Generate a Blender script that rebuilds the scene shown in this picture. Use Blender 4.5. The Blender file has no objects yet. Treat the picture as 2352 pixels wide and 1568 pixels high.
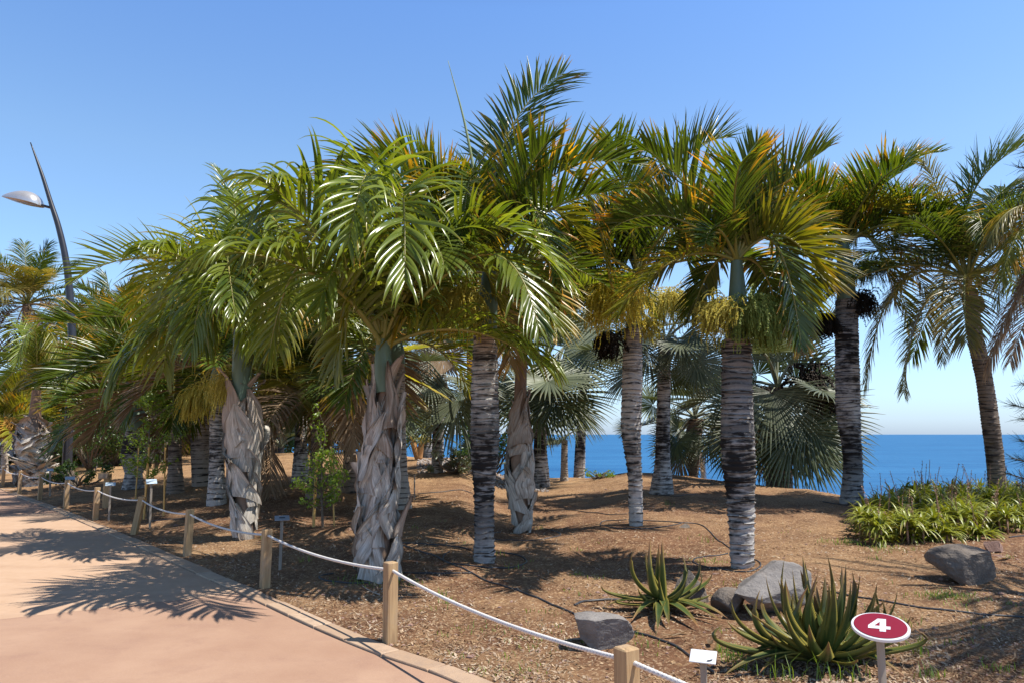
import bpy, bmesh, math, random
import numpy as np
from mathutils import Vector, noise as mn
R = math.radians
random.seed(7); rng = np.random.default_rng(7)
C = bpy.context.scene.collection
sc = bpy.context.scene

# ---------------------------------------------------------------- camera, sky, sun, exposure
CAMH = 1.6; F = 1699.0; CX, CY = 1176.0, 784.0     # working pixel grid 2352 x 1568
PITCH = math.atan((996.0 - CY) / F)
cd = bpy.data.cameras.new('camera'); cam = bpy.data.objects.new('camera', cd); C.objects.link(cam)
cam.location = (0, 0, CAMH); cam.rotation_euler = (R(90) + PITCH, 0, 0)
cd.sensor_width = 36; cd.lens = 36 * F / 2352; cd.clip_start = 0.1; cd.clip_end = 200000
sc.camera = cam
SUN_EL = R(62); SUN_DIR = Vector((math.cos(SUN_EL) * 0.975, -math.cos(SUN_EL) * 0.222, math.sin(SUN_EL))).normalized()
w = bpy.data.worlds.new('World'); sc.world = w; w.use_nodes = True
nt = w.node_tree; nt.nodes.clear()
sky = nt.nodes.new('ShaderNodeTexSky'); sky.sky_type = 'NISHITA'; sky.sun_disc = False
sky.sun_elevation = SUN_EL; sky.sun_rotation = math.atan2(SUN_DIR.x, SUN_DIR.y)
sky.altitude = 30; sky.air_density = 1.0; sky.dust_density = 0.45; sky.ozone_density = 1.6
bg = nt.nodes.new('ShaderNodeBackground'); bg.inputs[1].default_value = 0.15
gm = nt.nodes.new('ShaderNodeHueSaturation'); gm.inputs['Saturation'].default_value = 1.12; gm.inputs['Hue'].default_value = 0.505
wo = nt.nodes.new('ShaderNodeOutputWorld')
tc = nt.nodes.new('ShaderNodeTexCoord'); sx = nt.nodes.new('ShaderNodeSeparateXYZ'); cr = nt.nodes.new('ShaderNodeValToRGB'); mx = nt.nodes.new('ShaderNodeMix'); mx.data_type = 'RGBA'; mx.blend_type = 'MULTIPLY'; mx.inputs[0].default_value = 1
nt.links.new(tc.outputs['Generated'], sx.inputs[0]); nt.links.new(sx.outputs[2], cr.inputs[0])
el = cr.color_ramp.elements; el[0].position = 0.0; el[0].color = (.41, .54, .93, 1); el[1].position = .78; el[1].color = (.18, .23, .31, 1)  # zenith end darkened above the frame to cut the sky's fill light
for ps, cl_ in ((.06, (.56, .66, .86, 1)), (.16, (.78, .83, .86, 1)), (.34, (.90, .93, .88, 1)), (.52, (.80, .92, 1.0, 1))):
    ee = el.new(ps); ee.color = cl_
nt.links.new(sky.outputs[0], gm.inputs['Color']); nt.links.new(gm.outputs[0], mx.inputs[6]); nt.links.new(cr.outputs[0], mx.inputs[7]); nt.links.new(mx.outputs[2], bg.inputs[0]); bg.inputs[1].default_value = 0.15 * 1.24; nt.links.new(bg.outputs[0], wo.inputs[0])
sl = bpy.data.lights.new('sun', 'SUN'); sl.energy = 5.0; sl.angle = R(0.5); sl.color = (1.0, 0.95, 0.88)
so = bpy.data.objects.new('sun', sl); C.objects.link(so); so.rotation_euler = SUN_DIR.to_track_quat('Z', 'Y').to_euler()
sc.view_settings.view_transform = 'Standard'; sc.view_settings.look = 'None'; sc.view_settings.gamma = 1
sc.view_settings.exposure = 0.46; sc.view_settings.use_curve_mapping = False
sc.cycles.max_bounces = 7; sc.cycles.diffuse_bounces = 2; sc.cycles.glossy_bounces = 2; sc.cycles.transmission_bounces = 4

# ---------------------------------------------------------------- geometry of the place
cp, sp = math.cos(PITCH), math.sin(PITCH)
def pt(px, py, Y):
    u = (px - CX) / F; v = -(py - CY) / F
    y = cp - sp * v; z = sp + cp * v
    return np.array([u / y * Y, Y, CAMH + z / y * Y])
CREST = [(-3000,1052,70),(0,1046,46),(300,1046,40),(600,1040,33),(750,1042,30),(930,1049,27),(1060,1050,26),(1150,1090,25),(1250,1098,25),
         (1350,1096,24),(1440,1085,23),(1540,1091,22),(1650,1106,20.5),(1750,1116,19),(1850,1126,17.5),(1930,1144,16.2),(2000,1152,15.5),
         (2150,1150,15.5),(2352,1146,16),(4500,1150,17)]
_cx = np.array([c[0] for c in CREST], float); _cd = np.array([c[2] for c in CREST], float)
_cz = np.array([pt(c[0], c[1], c[2])[2] for c in CREST])
EDGE = None
def sstep(t):
    t = np.clip(t, 0, 1); return t * t * (3 - 2 * t)
def vnoise(x, y, s):
    # cheap smooth value noise for arrays
    x = x * s; y = y * s
    xi = np.floor(x).astype(np.int64); yi = np.floor(y).astype(np.int64); xf = x - xi; yf = y - yi
    def hsh(a, b):
        n = (a * 374761393 + b * 668265263) & 0x7fffffff
        n = ((n ^ (n >> 13)) * 1274126177) & 0x7fffffff
        return ((n ^ (n >> 16)) & 0xffff) / 65535.0
    u = xf * xf * (3 - 2 * xf); v = yf * yf * (3 - 2 * yf)
    return (hsh(xi, yi) * (1 - u) + hsh(xi + 1, yi) * u) * (1 - v) + (hsh(xi, yi + 1) * (1 - u) + hsh(xi + 1, yi + 1) * u) * v
def pix_az(x, y):
    y = np.maximum(y, 0.8)
    return CX + F * x / (y * cp)
def base_h(x, y):
    x = np.asarray(x, float); y = np.asarray(y, float)
    px = pix_az(x, y); D = np.interp(px, _cx, _cd); Z = np.interp(px, _cx, _cz)
    t = (y - 5.5) / (D - 5.5)
    h = Z * sstep(t)
    d = np.maximum(y - D, 0)
    fall = np.where(d < 5, 0.05 * d * d, 1.25 + 0.5 * (d - 5))
    wgt = np.interp(px, [300, 700], [0.04, 1.0])
    far = np.interp(y, [50, 75], [0, 1]); wgt = np.maximum(wgt, far)
    return np.maximum(h - fall * wgt, -75)
# kerb / path edge, traced along the garden side, as ground points (x, y)
EDGEPX = [(0,1122),(40,1134),(87,1150),(146,1171),(214,1199),(305,1236),(425,1288),(601,1364),(750,1430),(893,1487),(1120,1568)]
def flat(px, py):
    a = pt(px, py, 1.0); k = CAMH / (CAMH - a[2]); return (a[0] * k, a[1] * k)
edge = [flat(*p) for p in EDGEPX]
edge = [(-40, 34), (-26, 26)] + edge + [(0.75, 3.55), (1.9, 2.55), (3.6, 1.2), (6, -1.0), (10, -5)]
E = np.array(edge)
def edge_dist(x, y):
    # signed distance: positive on the garden side
    x = np.asarray(x, float); y = np.asarray(y, float)
    best = np.full(x.shape, 1e9); sg = np.ones(x.shape)
    for a, b in zip(E[:-1], E[1:]):
        d = b - a; L2 = d @ d
        t = np.clip(((x - a[0]) * d[0] + (y - a[1]) * d[1]) / L2, 0, 1)
        qx = a[0] + t * d[0]; qy = a[1] + t * d[1]
        dist = np.hypot(x - qx, y - qy); cr = d[0] * (y - a[1]) - d[1] * (x - a[0])
        m = dist < best; best = np.where(m, dist, best); sg = np.where(m, np.sign(cr), sg)
    return best * sg
def height(x, y):
    x = np.asarray(x, float); y = np.asarray(y, float)
    h = base_h(x, y)
    ed = edge_dist(x, y)
    k = sstep((ed - 0.05) / 0.8)
    n = (vnoise(x, y, 0.7) - .5) * 0.10 + (vnoise(x + 9, y, 2.1) - .5) * 0.035 + (vnoise(x, y + 5, 6.5) - .5) * 0.012
    return np.where(ed > 0, h * sstep(ed / 2.0) + n * k + 0.012, -0.012)
def hz(x, y): return float(height(np.array([x]), np.array([y]))[0])
def ground(px, py):
    a = pt(px, py, 1.0); o = np.array([0, 0, CAMH]); d = a - o
    Y = np.linspace(2.0, 60, 1400); X = d[0] * Y; Zr = CAMH + d[2] * Y; H = height(X, Y)
    i = np.argmax(Zr < H)
    if Zr[i] >= H[i]: i = len(Y) - 1
    return np.array([X[i], Y[i], H[i]])
def scale_at(Y): return Y / F         # metres per pixel

# ---------------------------------------------------------------- object helpers
def tag(o, label=None, cat=None, group=None, kind=None):
    if label: o['label'] = label
    if cat: o['category'] = cat
    if group: o['group'] = group
    if kind: o['kind'] = kind
    return o
def thing(name, loc, label, cat, group=None):
    o = bpy.data.objects.new(name, None); C.objects.link(o); o.location = tuple(float(v) for v in loc); o.empty_display_size = .1
    return tag(o, label, cat, group)
def mk(name, V, Fq, mats, midx=None, fc=None, parent=None, smooth=True, origin=None):
    V = np.asarray(V, float).reshape(-1, 3)
    if parent is not None: V = V - np.array(parent.matrix_world.translation if False else parent['_o'] if '_o' in parent else parent.location)
    elif origin is not None: V = V - np.array(origin)
    m = bpy.data.meshes.new(name)
    if isinstance(Fq, np.ndarray):
        nf, k = Fq.shape
        m.vertices.add(len(V)); m.vertices.foreach_set('co', V.astype(np.float32).ravel())
        m.loops.add(nf * k); m.loops.foreach_set('vertex_index', Fq.astype(np.int32).ravel())
        m.polygons.add(nf); m.polygons.foreach_set('loop_start', np.arange(0, nf * k, k, dtype=np.int32))
        m.update(calc_edges=True); m.validate()
    else:
        m.from_pydata([tuple(v) for v in V], [], Fq); m.update()
    for mt in (mats if isinstance(mats, (list, tuple)) else [mats]): m.materials.append(mt)
    if midx is not None and len(midx) == len(m.polygons): m.polygons.foreach_set('material_index', np.asarray(midx, dtype=np.int32))
    m.polygons.foreach_set('use_smooth', np.full(len(m.polygons), smooth))
    if fc is not None:
        a = m.attributes.new('fc', 'FLOAT_COLOR', 'POINT'); a.data.foreach_set('color', np.asarray(fc, dtype=np.float32).ravel())
    o = bpy.data.objects.new(name, m); C.objects.link(o)
    if parent is not None: o.parent = parent
    elif origin is not None: o.location = tuple(float(v) for v in origin)
    return o
def grid_faces(n, m, wrap=False, off=0):
    i = np.arange(n - 1)[:, None]; j = np.arange(m if wrap else m - 1)[None, :]; j2 = (j + 1) % m
    return (np.stack([i * m + j, i * m + j2, (i + 1) * m + j2, (i + 1) * m + j], -1).reshape(-1, 4) + off)
class MB:
    def __init__(s): s.V = []; s.F = []; s.M = []; s.A = []; s.n = 0
    def add(s, V, Fq, mi=0, a=None):
        V = np.asarray(V, float).reshape(-1, 3); s.V.append(V); s.F.append(np.asarray(Fq) + s.n)
        s.M.append(np.full(len(Fq), mi)); s.A.append(np.zeros((len(V), 4)) if a is None else np.asarray(a).reshape(-1, 4)); s.n += len(V)
    def obj(s, name, mats, parent=None, smooth=True, origin=None):
        return mk(name, np.concatenate(s.V), np.concatenate(s.F), mats, np.concatenate(s.M), np.concatenate(s.A), parent, smooth, origin)
def norm(v):
    return v / np.maximum(np.linalg.norm(v, axis=-1, keepdims=True), 1e-9)
def tube(P, r, sides=8, cap=True):
    P = np.asarray(P, float); n = len(P); r = np.broadcast_to(np.asarray(r, float), (n,))
    T = norm(np.gradient(P, axis=0)); ref = np.array([0, 0, 1.0]) if abs(T[0][2]) < .85 else np.array([1.0, 0, 0])
    A = norm(np.cross(T, ref)); B = np.cross(T, A)
    th = np.arange(sides) * 2 * math.pi / sides
    V = P[:, None, :] + r[:, None, None] * (np.cos(th)[None, :, None] * A[:, None, :] + np.sin(th)[None, :, None] * B[:, None, :])
    V = V.reshape(-1, 3); Fq = grid_faces(n, sides, True)
    if cap:
        V = np.vstack([V, P[0], P[-1]]); a = n * sides
        j = np.arange(0, sides, 2); j2 = (j + 1) % sides; j3 = (j + 2) % sides
        Fq = np.vstack([Fq, np.stack([np.full_like(j, a), j3, j2, j], -1), np.stack([np.full_like(j, a + 1), (n-1)*sides + j, (n-1)*sides + j2, (n-1)*sides + j3], -1)])
    return V, Fq
def bez(P0, P1, P2, n):
    t = np.linspace(0, 1, n)[:, None]
    return (1 - t) ** 2 * P0 + 2 * t * (1 - t) * P1 + t * t * P2
def smooth_path(P, n):
    P = np.asarray(P, float); m = len(P); out = []
    Q = np.vstack([2 * P[0] - P[1], P, 2 * P[-1] - P[-2]])
    for i in range(m - 1):
        for t in np.linspace(0, 1, n, endpoint=False):
            p0, p1, p2, p3 = Q[i:i + 4]
            out.append(.5 * ((2 * p1) + (-p0 + p2) * t + (2*p0 - 5*p1 + 4*p2 - p3) * t*t + (-p0 + 3*p1 - 3*p2 + p3) * t**3))
    out.append(P[-1]); return np.array(out)
def box(cx, cy, cz, sx, sy, sz, rot=0, ch=0.0):
    # box standing on (cx,cy,cz) with chamfered vertical edges and top
    a = [(-1, -1), (1, -1), (1, 1), (-1, 1)]
    ring = []
    for (x, y), (dx, dy) in zip(a, [(1, 0), (0, 1), (-1, 0), (0, -1)]):
        ring.append((x * sx / 2 - (-x if False else 0), y * sy / 2))
    pts = [(-sx/2+ch, -sy/2), (sx/2-ch, -sy/2), (sx/2, -sy/2+ch), (sx/2, sy/2-ch), (sx/2-ch, sy/2), (-sx/2+ch, sy/2), (-sx/2, sy/2-ch), (-sx/2, -sy/2+ch)]
    pts = np.array(pts); c, s = math.cos(rot), math.sin(rot)
    def rr(p, k): q = p * k; return np.stack([cx + q[:, 0] * c - q[:, 1] * s, cy + q[:, 0] * s + q[:, 1] * c], -1)
    L = []
    kk = 1 - 2 * ch / max(sx, sy)
    for z, k in ((0, kk), (ch, 1), (sz - ch, 1), (sz, kk)):
        q = rr(pts, k); L.append(np.column_stack([q, np.full(8, cz + z)]))
    V = np.vstack(L); Fq = [list(f) for f in grid_faces(4, 8, True)]
    Fq.append([24 + i for i in range(8)]); Fq.append([7 - i for i in range(8)])
    return V, Fq

# ---------------------------------------------------------------- materials
def newmat(name):
    m = bpy.data.materials.new(name); m.use_nodes = True; n = m.node_tree; n.nodes.clear()
    out = n.nodes.new('ShaderNodeOutputMaterial'); b = n.nodes.new('ShaderNodeBsdfPrincipled'); n.links.new(b.outputs[0], out.inputs[0])
    return m, n, b, out
def nd(n, t, **k):
    x = n.nodes.new(t)
    for a, v in k.items(): setattr(x, a, v)
    return x
def mixc(n, fac, a, b, mode='MIX'):
    x = n.nodes.new('ShaderNodeMix'); x.data_type = 'RGBA'; x.blend_type = mode
    for s, v in ((x.inputs[0], fac), (x.inputs[6], a), (x.inputs[7], b)):
        if isinstance(v, bpy.types.NodeSocket): n.links.new(v, s)
        elif isinstance(v, (int, float)): s.default_value = v
        else: s.default_value = (*v, 1)
    return x.outputs[2]
def ramp(n, src, stops):
    x = n.nodes.new('ShaderNodeValToRGB'); e = x.color_ramp.elements
    e[0].position, e[1].position = stops[0][0], stops[-1][0]
    for p, _ in stops[1:-1]: e.new(p)
    for el, (p, c) in zip(e, stops): el.position = p; el.color = (*c, 1) if isinstance(c, tuple) else (c, c, c, 1)
    n.links.new(src, x.inputs[0]); return x.outputs[0]
def noise(n, vec, scale, detail=4, rough=.6, dist=0):
    x = n.nodes.new('ShaderNodeTexNoise'); x.inputs['Scale'].default_value = scale; x.inputs['Detail'].default_value = detail
    x.inputs['Roughness'].default_value = rough; x.inputs['Distortion'].default_value = dist
    if vec is not None: n.links.new(vec, x.inputs['Vector'])
    return x.outputs[0]
def mapping(n, vec, sc_, loc=(0,0,0), rot=(0,0,0)):
    x = n.nodes.new('ShaderNodeMapping'); x.inputs['Scale'].default_value = sc_; x.inputs['Location'].default_value = loc; x.inputs['Rotation'].default_value = rot
    n.links.new(vec, x.inputs[0]); return x.outputs[0]
def math_(n, op, a, b=None, c=None, clamp=False):
    x = n.nodes.new('ShaderNodeMath'); x.operation = op; x.use_clamp = clamp
    for i, v in enumerate((a, b, c)):
        if v is None: continue
        if isinstance(v, bpy.types.NodeSocket): n.links.new(v, x.inputs[i])
        else: x.inputs[i].default_value = v
    return x.outputs[0]
def bump(n, b, h, strength, dist):
    x = n.nodes.new('ShaderNodeBump'); x.inputs['Strength'].default_value = strength; x.inputs['Distance'].default_value = dist
    n.links.new(h, x.inputs['Height']); n.links.new(x.outputs[0], b.inputs['Normal']); return x
def geo(n): return n.nodes.new('ShaderNodeNewGeometry').outputs['Position']
def objc(n): return n.nodes.new('ShaderNodeTexCoord').outputs['Object']
def fcs(n):
    a = n.nodes.new('ShaderNodeAttribute'); a.attribute_name = 'fc'; s = n.nodes.new('ShaderNodeSeparateColor'); n.links.new(a.outputs['Color'], s.inputs[0])
    return s.outputs[0], s.outputs[1], s.outputs[2], a.outputs['Alpha']

def leafmat(name, dark, light, tip, tipstart=.6, tipamt=.6, trans=.35, rough=.34, tcol=None, spec=.5, under=None):
    m, n, b, out = newmat(name)
    u, s, r, al = fcs(n)
    oi = n.nodes.new('ShaderNodeObjectInfo')
    base = mixc(n, r, dark, light)
    nz = noise(n, geo(n), 3.0, 2)
    f2 = math_(n, 'MULTIPLY_ADD', nz, 1.6, -.45, clamp=True)
    base = mixc(n, f2, base, mixc(n, .5, light, dark))
    # dried tips: threshold varies per leaflet
    thr = math_(n, 'MULTIPLY_ADD', r, 0.5, tipstart - .22)
    tt = math_(n, 'SUBTRACT', u, thr); tt = math_(n, 'MULTIPLY', tt, 3.2, clamp=True)
    n2 = math_(n, 'MULTIPLY_ADD', noise(n, geo(n), 1.3, 2), 4, -1.6, clamp=True)
    amt = math_(n, 'MULTIPLY', math_(n, 'MULTIPLY', tt, n2), tipamt)
    amt2 = math_(n, 'MULTIPLY', amt, math_(n, 'MULTIPLY_ADD', oi.outputs['Random'], 1.2, .4), clamp=True)
    col = mixc(n, amt2, base, tip)
    hs = n.nodes.new('ShaderNodeHueSaturation'); n.links.new(col, hs.inputs['Color'])
    n.links.new(math_(n, 'MULTIPLY_ADD', oi.outputs['Random'], .45, .78), hs.inputs['Value'])
    col = hs.outputs[0]
    n.links.new(col, b.inputs['Base Color']); b.inputs['Roughness'].default_value = rough; b.inputs['Specular IOR Level'].default_value = spec
    tr = n.nodes.new('ShaderNodeBsdfTranslucent')
    tc = mixc(n, 1.0, col, tcol or (1.9, 1.75, .5), 'MULTIPLY'); n.links.new(tc, tr.inputs[0])
    ms = n.nodes.new('ShaderNodeMixShader'); ms.inputs[0].default_value = trans
    n.links.new(b.outputs[0], ms.inputs[1]); n.links.new(tr.outputs[0], ms.inputs[2]); n.links.new(ms.outputs[0], out.inputs[0])
    return m
def simple(name, c1, c2=None, scale=6, rough=.7, spec=.3, bmp=0, bscale=30, stretch=(1,1,1), metal=0):
    m, n, b, out = newmat(name)
    v = mapping(n, objc(n), stretch)
    if c2: n.links.new(mixc(n, math_(n, 'MULTIPLY_ADD', noise(n, v, scale, 5), 2.4, -.7, clamp=True), c1, c2), b.inputs['Base Color'])
    else: b.inputs['Base Color'].default_value = (*c1, 1)
    b.inputs['Roughness'].default_value = rough; b.inputs['Specular IOR Level'].default_value = spec; b.inputs['Metallic'].default_value = metal
    if bmp: bump(n, b, noise(n, v, bscale, 5), 1, bmp)
    return m
M = {}
G_TIP = (.62, .30, .035)
M['feather'] = leafmat('feather_leaf', (.028,.058,.007), (.120,.168,.020), G_TIP, .62, .80, .32, rough=.27, spec=.5)
M['feather_y'] = leafmat('feather_leaf_yellowing', (.085,.105,.012), (.245,.235,.028), (.62,.33,.04), .50, .95, .38, spec=.45)
M['feather_o'] = leafmat('feather_leaf_drying', (.18,.14,.05), (.40,.31,.15), (.62,.30,.06), .4, .9, .30, rough=.45, tcol=(1.5,1.2,.6))
M['lush'] = leafmat('long_drooping_leaf', (.050,.092,.011), (.235,.285,.042), (.55,.32,.05), .8, .6, .36, rough=.26, spec=.55)
M['lush_y'] = leafmat('long_drooping_leaf_old', (.11,.135,.014), (.29,.29,.038), (.55,.32,.06), .6, .8, .40, rough=.32)
M['coco'] = leafmat('coconut_leaf', (.030,.060,.012), (.105,.145,.028), (.50,.32,.08), .7, .7, .34, spec=.38)
M['coco_y'] = leafmat('coconut_leaf_old', (.10,.105,.022), (.26,.22,.06), (.50,.34,.13), .45, .9, .34)
M['dry'] = leafmat('dry_leaf', (.14,.085,.045), (.36,.26,.16), (.42,.30,.18), .4, .8, .18, rough=.6, tcol=(1.4,1.1,.7), spec=.2)
M['silver'] = leafmat('silver_fan_leaf', (.050,.066,.032), (.180,.200,.112), (.34,.28,.13), .86, .5, .14, rough=.42, tcol=(1.5,1.6,.8))
M['fan'] = leafmat('green_fan_leaf', (.034,.056,.022), (.125,.155,.065), (.40,.30,.10), .8, .6, .25, rough=.4)
M['fan_y'] = leafmat('yellow_fan_leaf', (.20,.22,.03), (.42,.38,.06), (.55,.36,.08), .6, .8, .40)
M['broad'] = leafmat('broad_leaf', (.018,.045,.008), (.075,.135,.020), (.25,.25,.04), .9, .3, .30)
M['broad_l'] = leafmat('bright_broad_leaf', (.10,.18,.02), (.24,.34,.05), (.6,.5,.05), .9, .4, .40)
M['rachis'] = simple('frond_stem', (.16,.17,.035), (.34,.28,.07), 4, .45, .5)
M['rachis_d'] = simple('dry_frond_stem', (.20,.12,.06), (.36,.26,.14), 4, .7)
M['petiole_s'] = simple('fan_stem', (.20,.24,.16), (.36,.33,.20), 4, .5, .4)
M['shaft'] = simple('crownshaft', (.075,.125,.085), (.17,.23,.155), 5, .45, .4, .004, 9, (1,1,.25))
M['shaft_b'] = simple('brown_crownshaft', (.13,.075,.045), (.26,.16,.10), 5, .6, .3, .006, 14, (1,1,.2))
M['yflower'] = leafmat('flower_strand', (.50,.44,.06), (.86,.78,.24), (.6,.5,.1), .8, .3, .35, rough=.6, spec=.2)
M['gfruit'] = leafmat('green_fruit_strand', (.10,.145,.025), (.36,.40,.10), (.3,.3,.08), .8, .3, .15, rough=.5, spec=.3)
M['dfruit'] = leafmat('dark_fruit_strand', (.018,.013,.010), (.070,.050,.032), (.1,.07,.04), .8, .3, .0, rough=.6, spec=.2)
M['ofruit'] = leafmat('orange_flower_strand', (.45,.24,.05), (.68,.42,.10), (.6,.4,.1), .8, .3, .2, rough=.6, spec=.2)
M['bark'] = simple('shrub_bark', (.10,.075,.055), (.20,.16,.12), 12, .85, .2, .004, 40)
M['bamboo'] = simple('bamboo', (.60,.34,.09), (.74,.48,.17), 3, .5, .4, .002, 12)
M['hose'] = simple('black_hose', (.022,.022,.024), (.06,.06,.065), 20, .45, .5)
M['plate_w'] = simple('white_plate', (.66,.67,.68), None, rough=.35)
M['plate_g'] = simple('grey_plate', (.20,.22,.25), (.28,.30,.33), 9, .35, .6)
M['plate_b'] = simple('pale_blue_plate', (.42,.52,.60), None, rough=.3, spec=.6)
M['ink'] = simple('dark_ink', (.03,.03,.035), None, rough=.6)
M['red'] = simple('red_sign_face', (.22,.008,.018), None, rough=.3, spec=.5)
M['stick'] = simple('weathered_stick', (.24,.20,.16), (.38,.33,.27), 14, .8, .2, .002, 60, (1,1,.1))
M['pole'] = simple('dark_painted_metal', (.018,.018,.022), (.03,.03,.036), 6, .38, .5)
M['lamp_shell'] = simple('silver_lamp_shell', (.55,.53,.50), (.62,.60,.58), 6, .28, .6, metal=.5)
M['lamp_glass'] = simple('lamp_glass', (.32,.27,.24), None, rough=.15, spec=.7)
M['pine'] = simple('pine_needle', (.012,.030,.018), (.030,.055,.035), 5, .6)
M['stalk'] = simple('dry_flower_stalk', (.26,.13,.09), (.42,.27,.18), 9, .8, .2)
M['aloe_gc'] = leafmat('ground_cover_leaf', (.10,.14,.015), (.36,.38,.06), (.50,.36,.12), .72, .8, .22, rough=.38)
M['grass'] = leafmat('grass_blade', (.08,.15,.02), (.22,.32,.06), (.5,.42,.15), .8, .4, .35)
M['litter'] = leafmat('litter_chip', (.15,.08,.045), (.50,.34,.19), (.80,.68,.52), .2, .6, .05, rough=.85, spec=.1, tcol=(1,1,1))

# --- ground
def ground_mat():
    m, n, b, out = newmat('dry_soil'); p = geo(n)
    big = noise(n, p, .35, 4, .55); med = noise(n, p, 2.2, 6, .65); fine = noise(n, p, 38, 6, .75); fib = noise(n, mapping(n, p, (60, 26, 40), rot=(0,0,.6)), 1, 4, .7, 1.5)
    c = mixc(n, math_(n, 'MULTIPLY_ADD', med, 2.6, -.8, clamp=True), (.105,.050,.027), (.205,.103,.055))
    mask = math_(n, 'ADD', math_(n, 'MULTIPLY_ADD', big, 3.6, -1.75), math_(n, 'MULTIPLY_ADD', med, 1.6, -.55), clamp=True)
    straw = mixc(n, math_(n, 'MULTIPLY_ADD', fib, 3, -1.0, clamp=True), (.195,.108,.055), (.41,.26,.135))
    c = mixc(n, math_(n, 'MULTIPLY', mask, .9), c, straw)
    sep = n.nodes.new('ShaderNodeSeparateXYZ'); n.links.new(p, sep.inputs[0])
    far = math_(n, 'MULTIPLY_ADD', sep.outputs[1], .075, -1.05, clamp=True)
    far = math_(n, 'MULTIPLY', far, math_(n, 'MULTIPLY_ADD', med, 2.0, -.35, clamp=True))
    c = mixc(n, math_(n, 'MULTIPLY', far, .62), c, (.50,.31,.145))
    c = mixc(n, math_(n, 'MULTIPLY_ADD', noise(n, p, 9, 7, .8), 6, -3.3, clamp=True), c, (.52,.34,.17))
    c = mixc(n, math_(n, 'MULTIPLY_ADD', noise(n, mapping(n, p, (1,1,1), (4,4,0)), 13, 6, .8), -7, 3.1, clamp=True), c, (.12,.058,.032))
    c = mixc(n, math_(n, 'MULTIPLY_ADD', fine, 5, -2.9, clamp=True), c, (.74,.56,.36))
    c = mixc(n, math_(n, 'MULTIPLY_ADD', noise(n, p, 21, 5, .7), -6, 2.2, clamp=True), c, (.10,.055,.034))
    vo = n.nodes.new('ShaderNodeTexVoronoi'); vo.inputs['Scale'].default_value = 55; n.links.new(mapping(n, p, (1, 1, 1), (0, 0, 0), (0, 0, .4)), vo.inputs['Vector'])
    c = mixc(n, math_(n, 'MULTIPLY_ADD', vo.outputs['Color'], 5, -3.4, clamp=True), c, mixc(n, .45, c, (.66,.48,.29)))
    c = mixc(n, math_(n, 'MULTIPLY_ADD', vo.outputs['Color'], -6, 1.3, clamp=True), c, mixc(n, .6, c, (.07,.04,.025)))
    n.links.new(c, b.inputs['Base Color']); b.inputs['Roughness'].default_value = .95; b.inputs['Specular IOR Level'].default_value = .12
    h = math_(n, 'ADD', math_(n, 'MULTIPLY', noise(n, p, 9, 8, .7), 1.6), math_(n, 'MULTIPLY', fine, .55))
    bump(n, b, h, 1, .022)
    return m
def path_mat():
    m, n, b, out = newmat('coloured_concrete'); p = geo(n)
    sep = n.nodes.new('ShaderNodeSeparateXYZ'); n.links.new(p, sep.inputs[0]); X, Y = sep.outputs[0], sep.outputs[1]
    nz = noise(n, p, .8, 5, .6); n2 = noise(n, p, 3.5, 6, .7); n3 = noise(n, p, 60, 4, .7)
    pink = mixc(n, math_(n, 'MULTIPLY_ADD', nz, 3, -1.0, clamp=True), (.335,.200,.132), (.42,.270,.182))
    pink = mixc(n, math_(n, 'MULTIPLY_ADD', n2, 3.4, -1.75, clamp=True), pink, (.31,.185,.13))
    tan = mixc(n, math_(n, 'MULTIPLY_ADD', n2, 2.4, -.8, clamp=True), (.46,.300,.190), (.53,.365,.245))
    # casting joints between pours run across the walk
    d1 = math_(n, 'SUBTRACT', math_(n, 'MULTIPLY_ADD', X, -0.62, Y), PB1)
    d2 = math_(n, 'SUBTRACT', math_(n, 'MULTIPLY_ADD', X, -0.62, Y), PB2)
    a = math_(n, 'MULTIPLY', d1, 26, clamp=True); bb = math_(n, 'MULTIPLY', d2, -9, clamp=True)
    c = mixc(n, math_(n, 'MULTIPLY', a, bb), pink, tan)
    j = math_(n, 'ADD', math_(n, 'LESS_THAN', math_(n, 'ABSOLUTE', d1), .006), math_(n, 'LESS_THAN', math_(n, 'ABSOLUTE', d2), .01), clamp=True)
    c = mixc(n, math_(n, 'MULTIPLY', j, .5), c, (.2,.11,.08))
    c = mixc(n, math_(n, 'MULTIPLY_ADD', noise(n, p, 7, 6, .75), 9, -5.8, clamp=True), c, (.50,.34,.23))
    c = mixc(n, math_(n, 'MULTIPLY_ADD', noise(n, mapping(n, p, (1,1,1), (3,8,0)), 2.4, 8, .8), -9, 2.45, clamp=True), c, (.26,.15,.115))
    c = mixc(n, math_(n, 'MULTIPLY_ADD', noise(n, mapping(n, p, (1,1,1), (31,7,0)), 5.5, 9, .85), 16, -11.6, clamp=True), c, (.13,.07,.055))
    c = mixc(n, math_(n, 'MULTIPLY_ADD', noise(n, mapping(n, p, (.5,1.4,1), (1,2,0), (0,0,.5)), 1.2, 6, .7), 3.4, -1.7, clamp=True), c, mixc(n, .35, c, (.25,.14,.10)))
    c = mixc(n, math_(n, 'MULTIPLY_ADD', n3, 2, -1.0, clamp=True), c, mixc(n, .5, c, (.52,.36,.25)))
    n.links.new(c, b.inputs['Base Color']); b.inputs['Roughness'].default_value = .85; b.inputs['Specular IOR Level'].default_value = .2
    bump(n, b, math_(n, 'ADD', n3, math_(n, 'MULTIPLY', n2, 2)), .5, .004)
    return m
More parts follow.
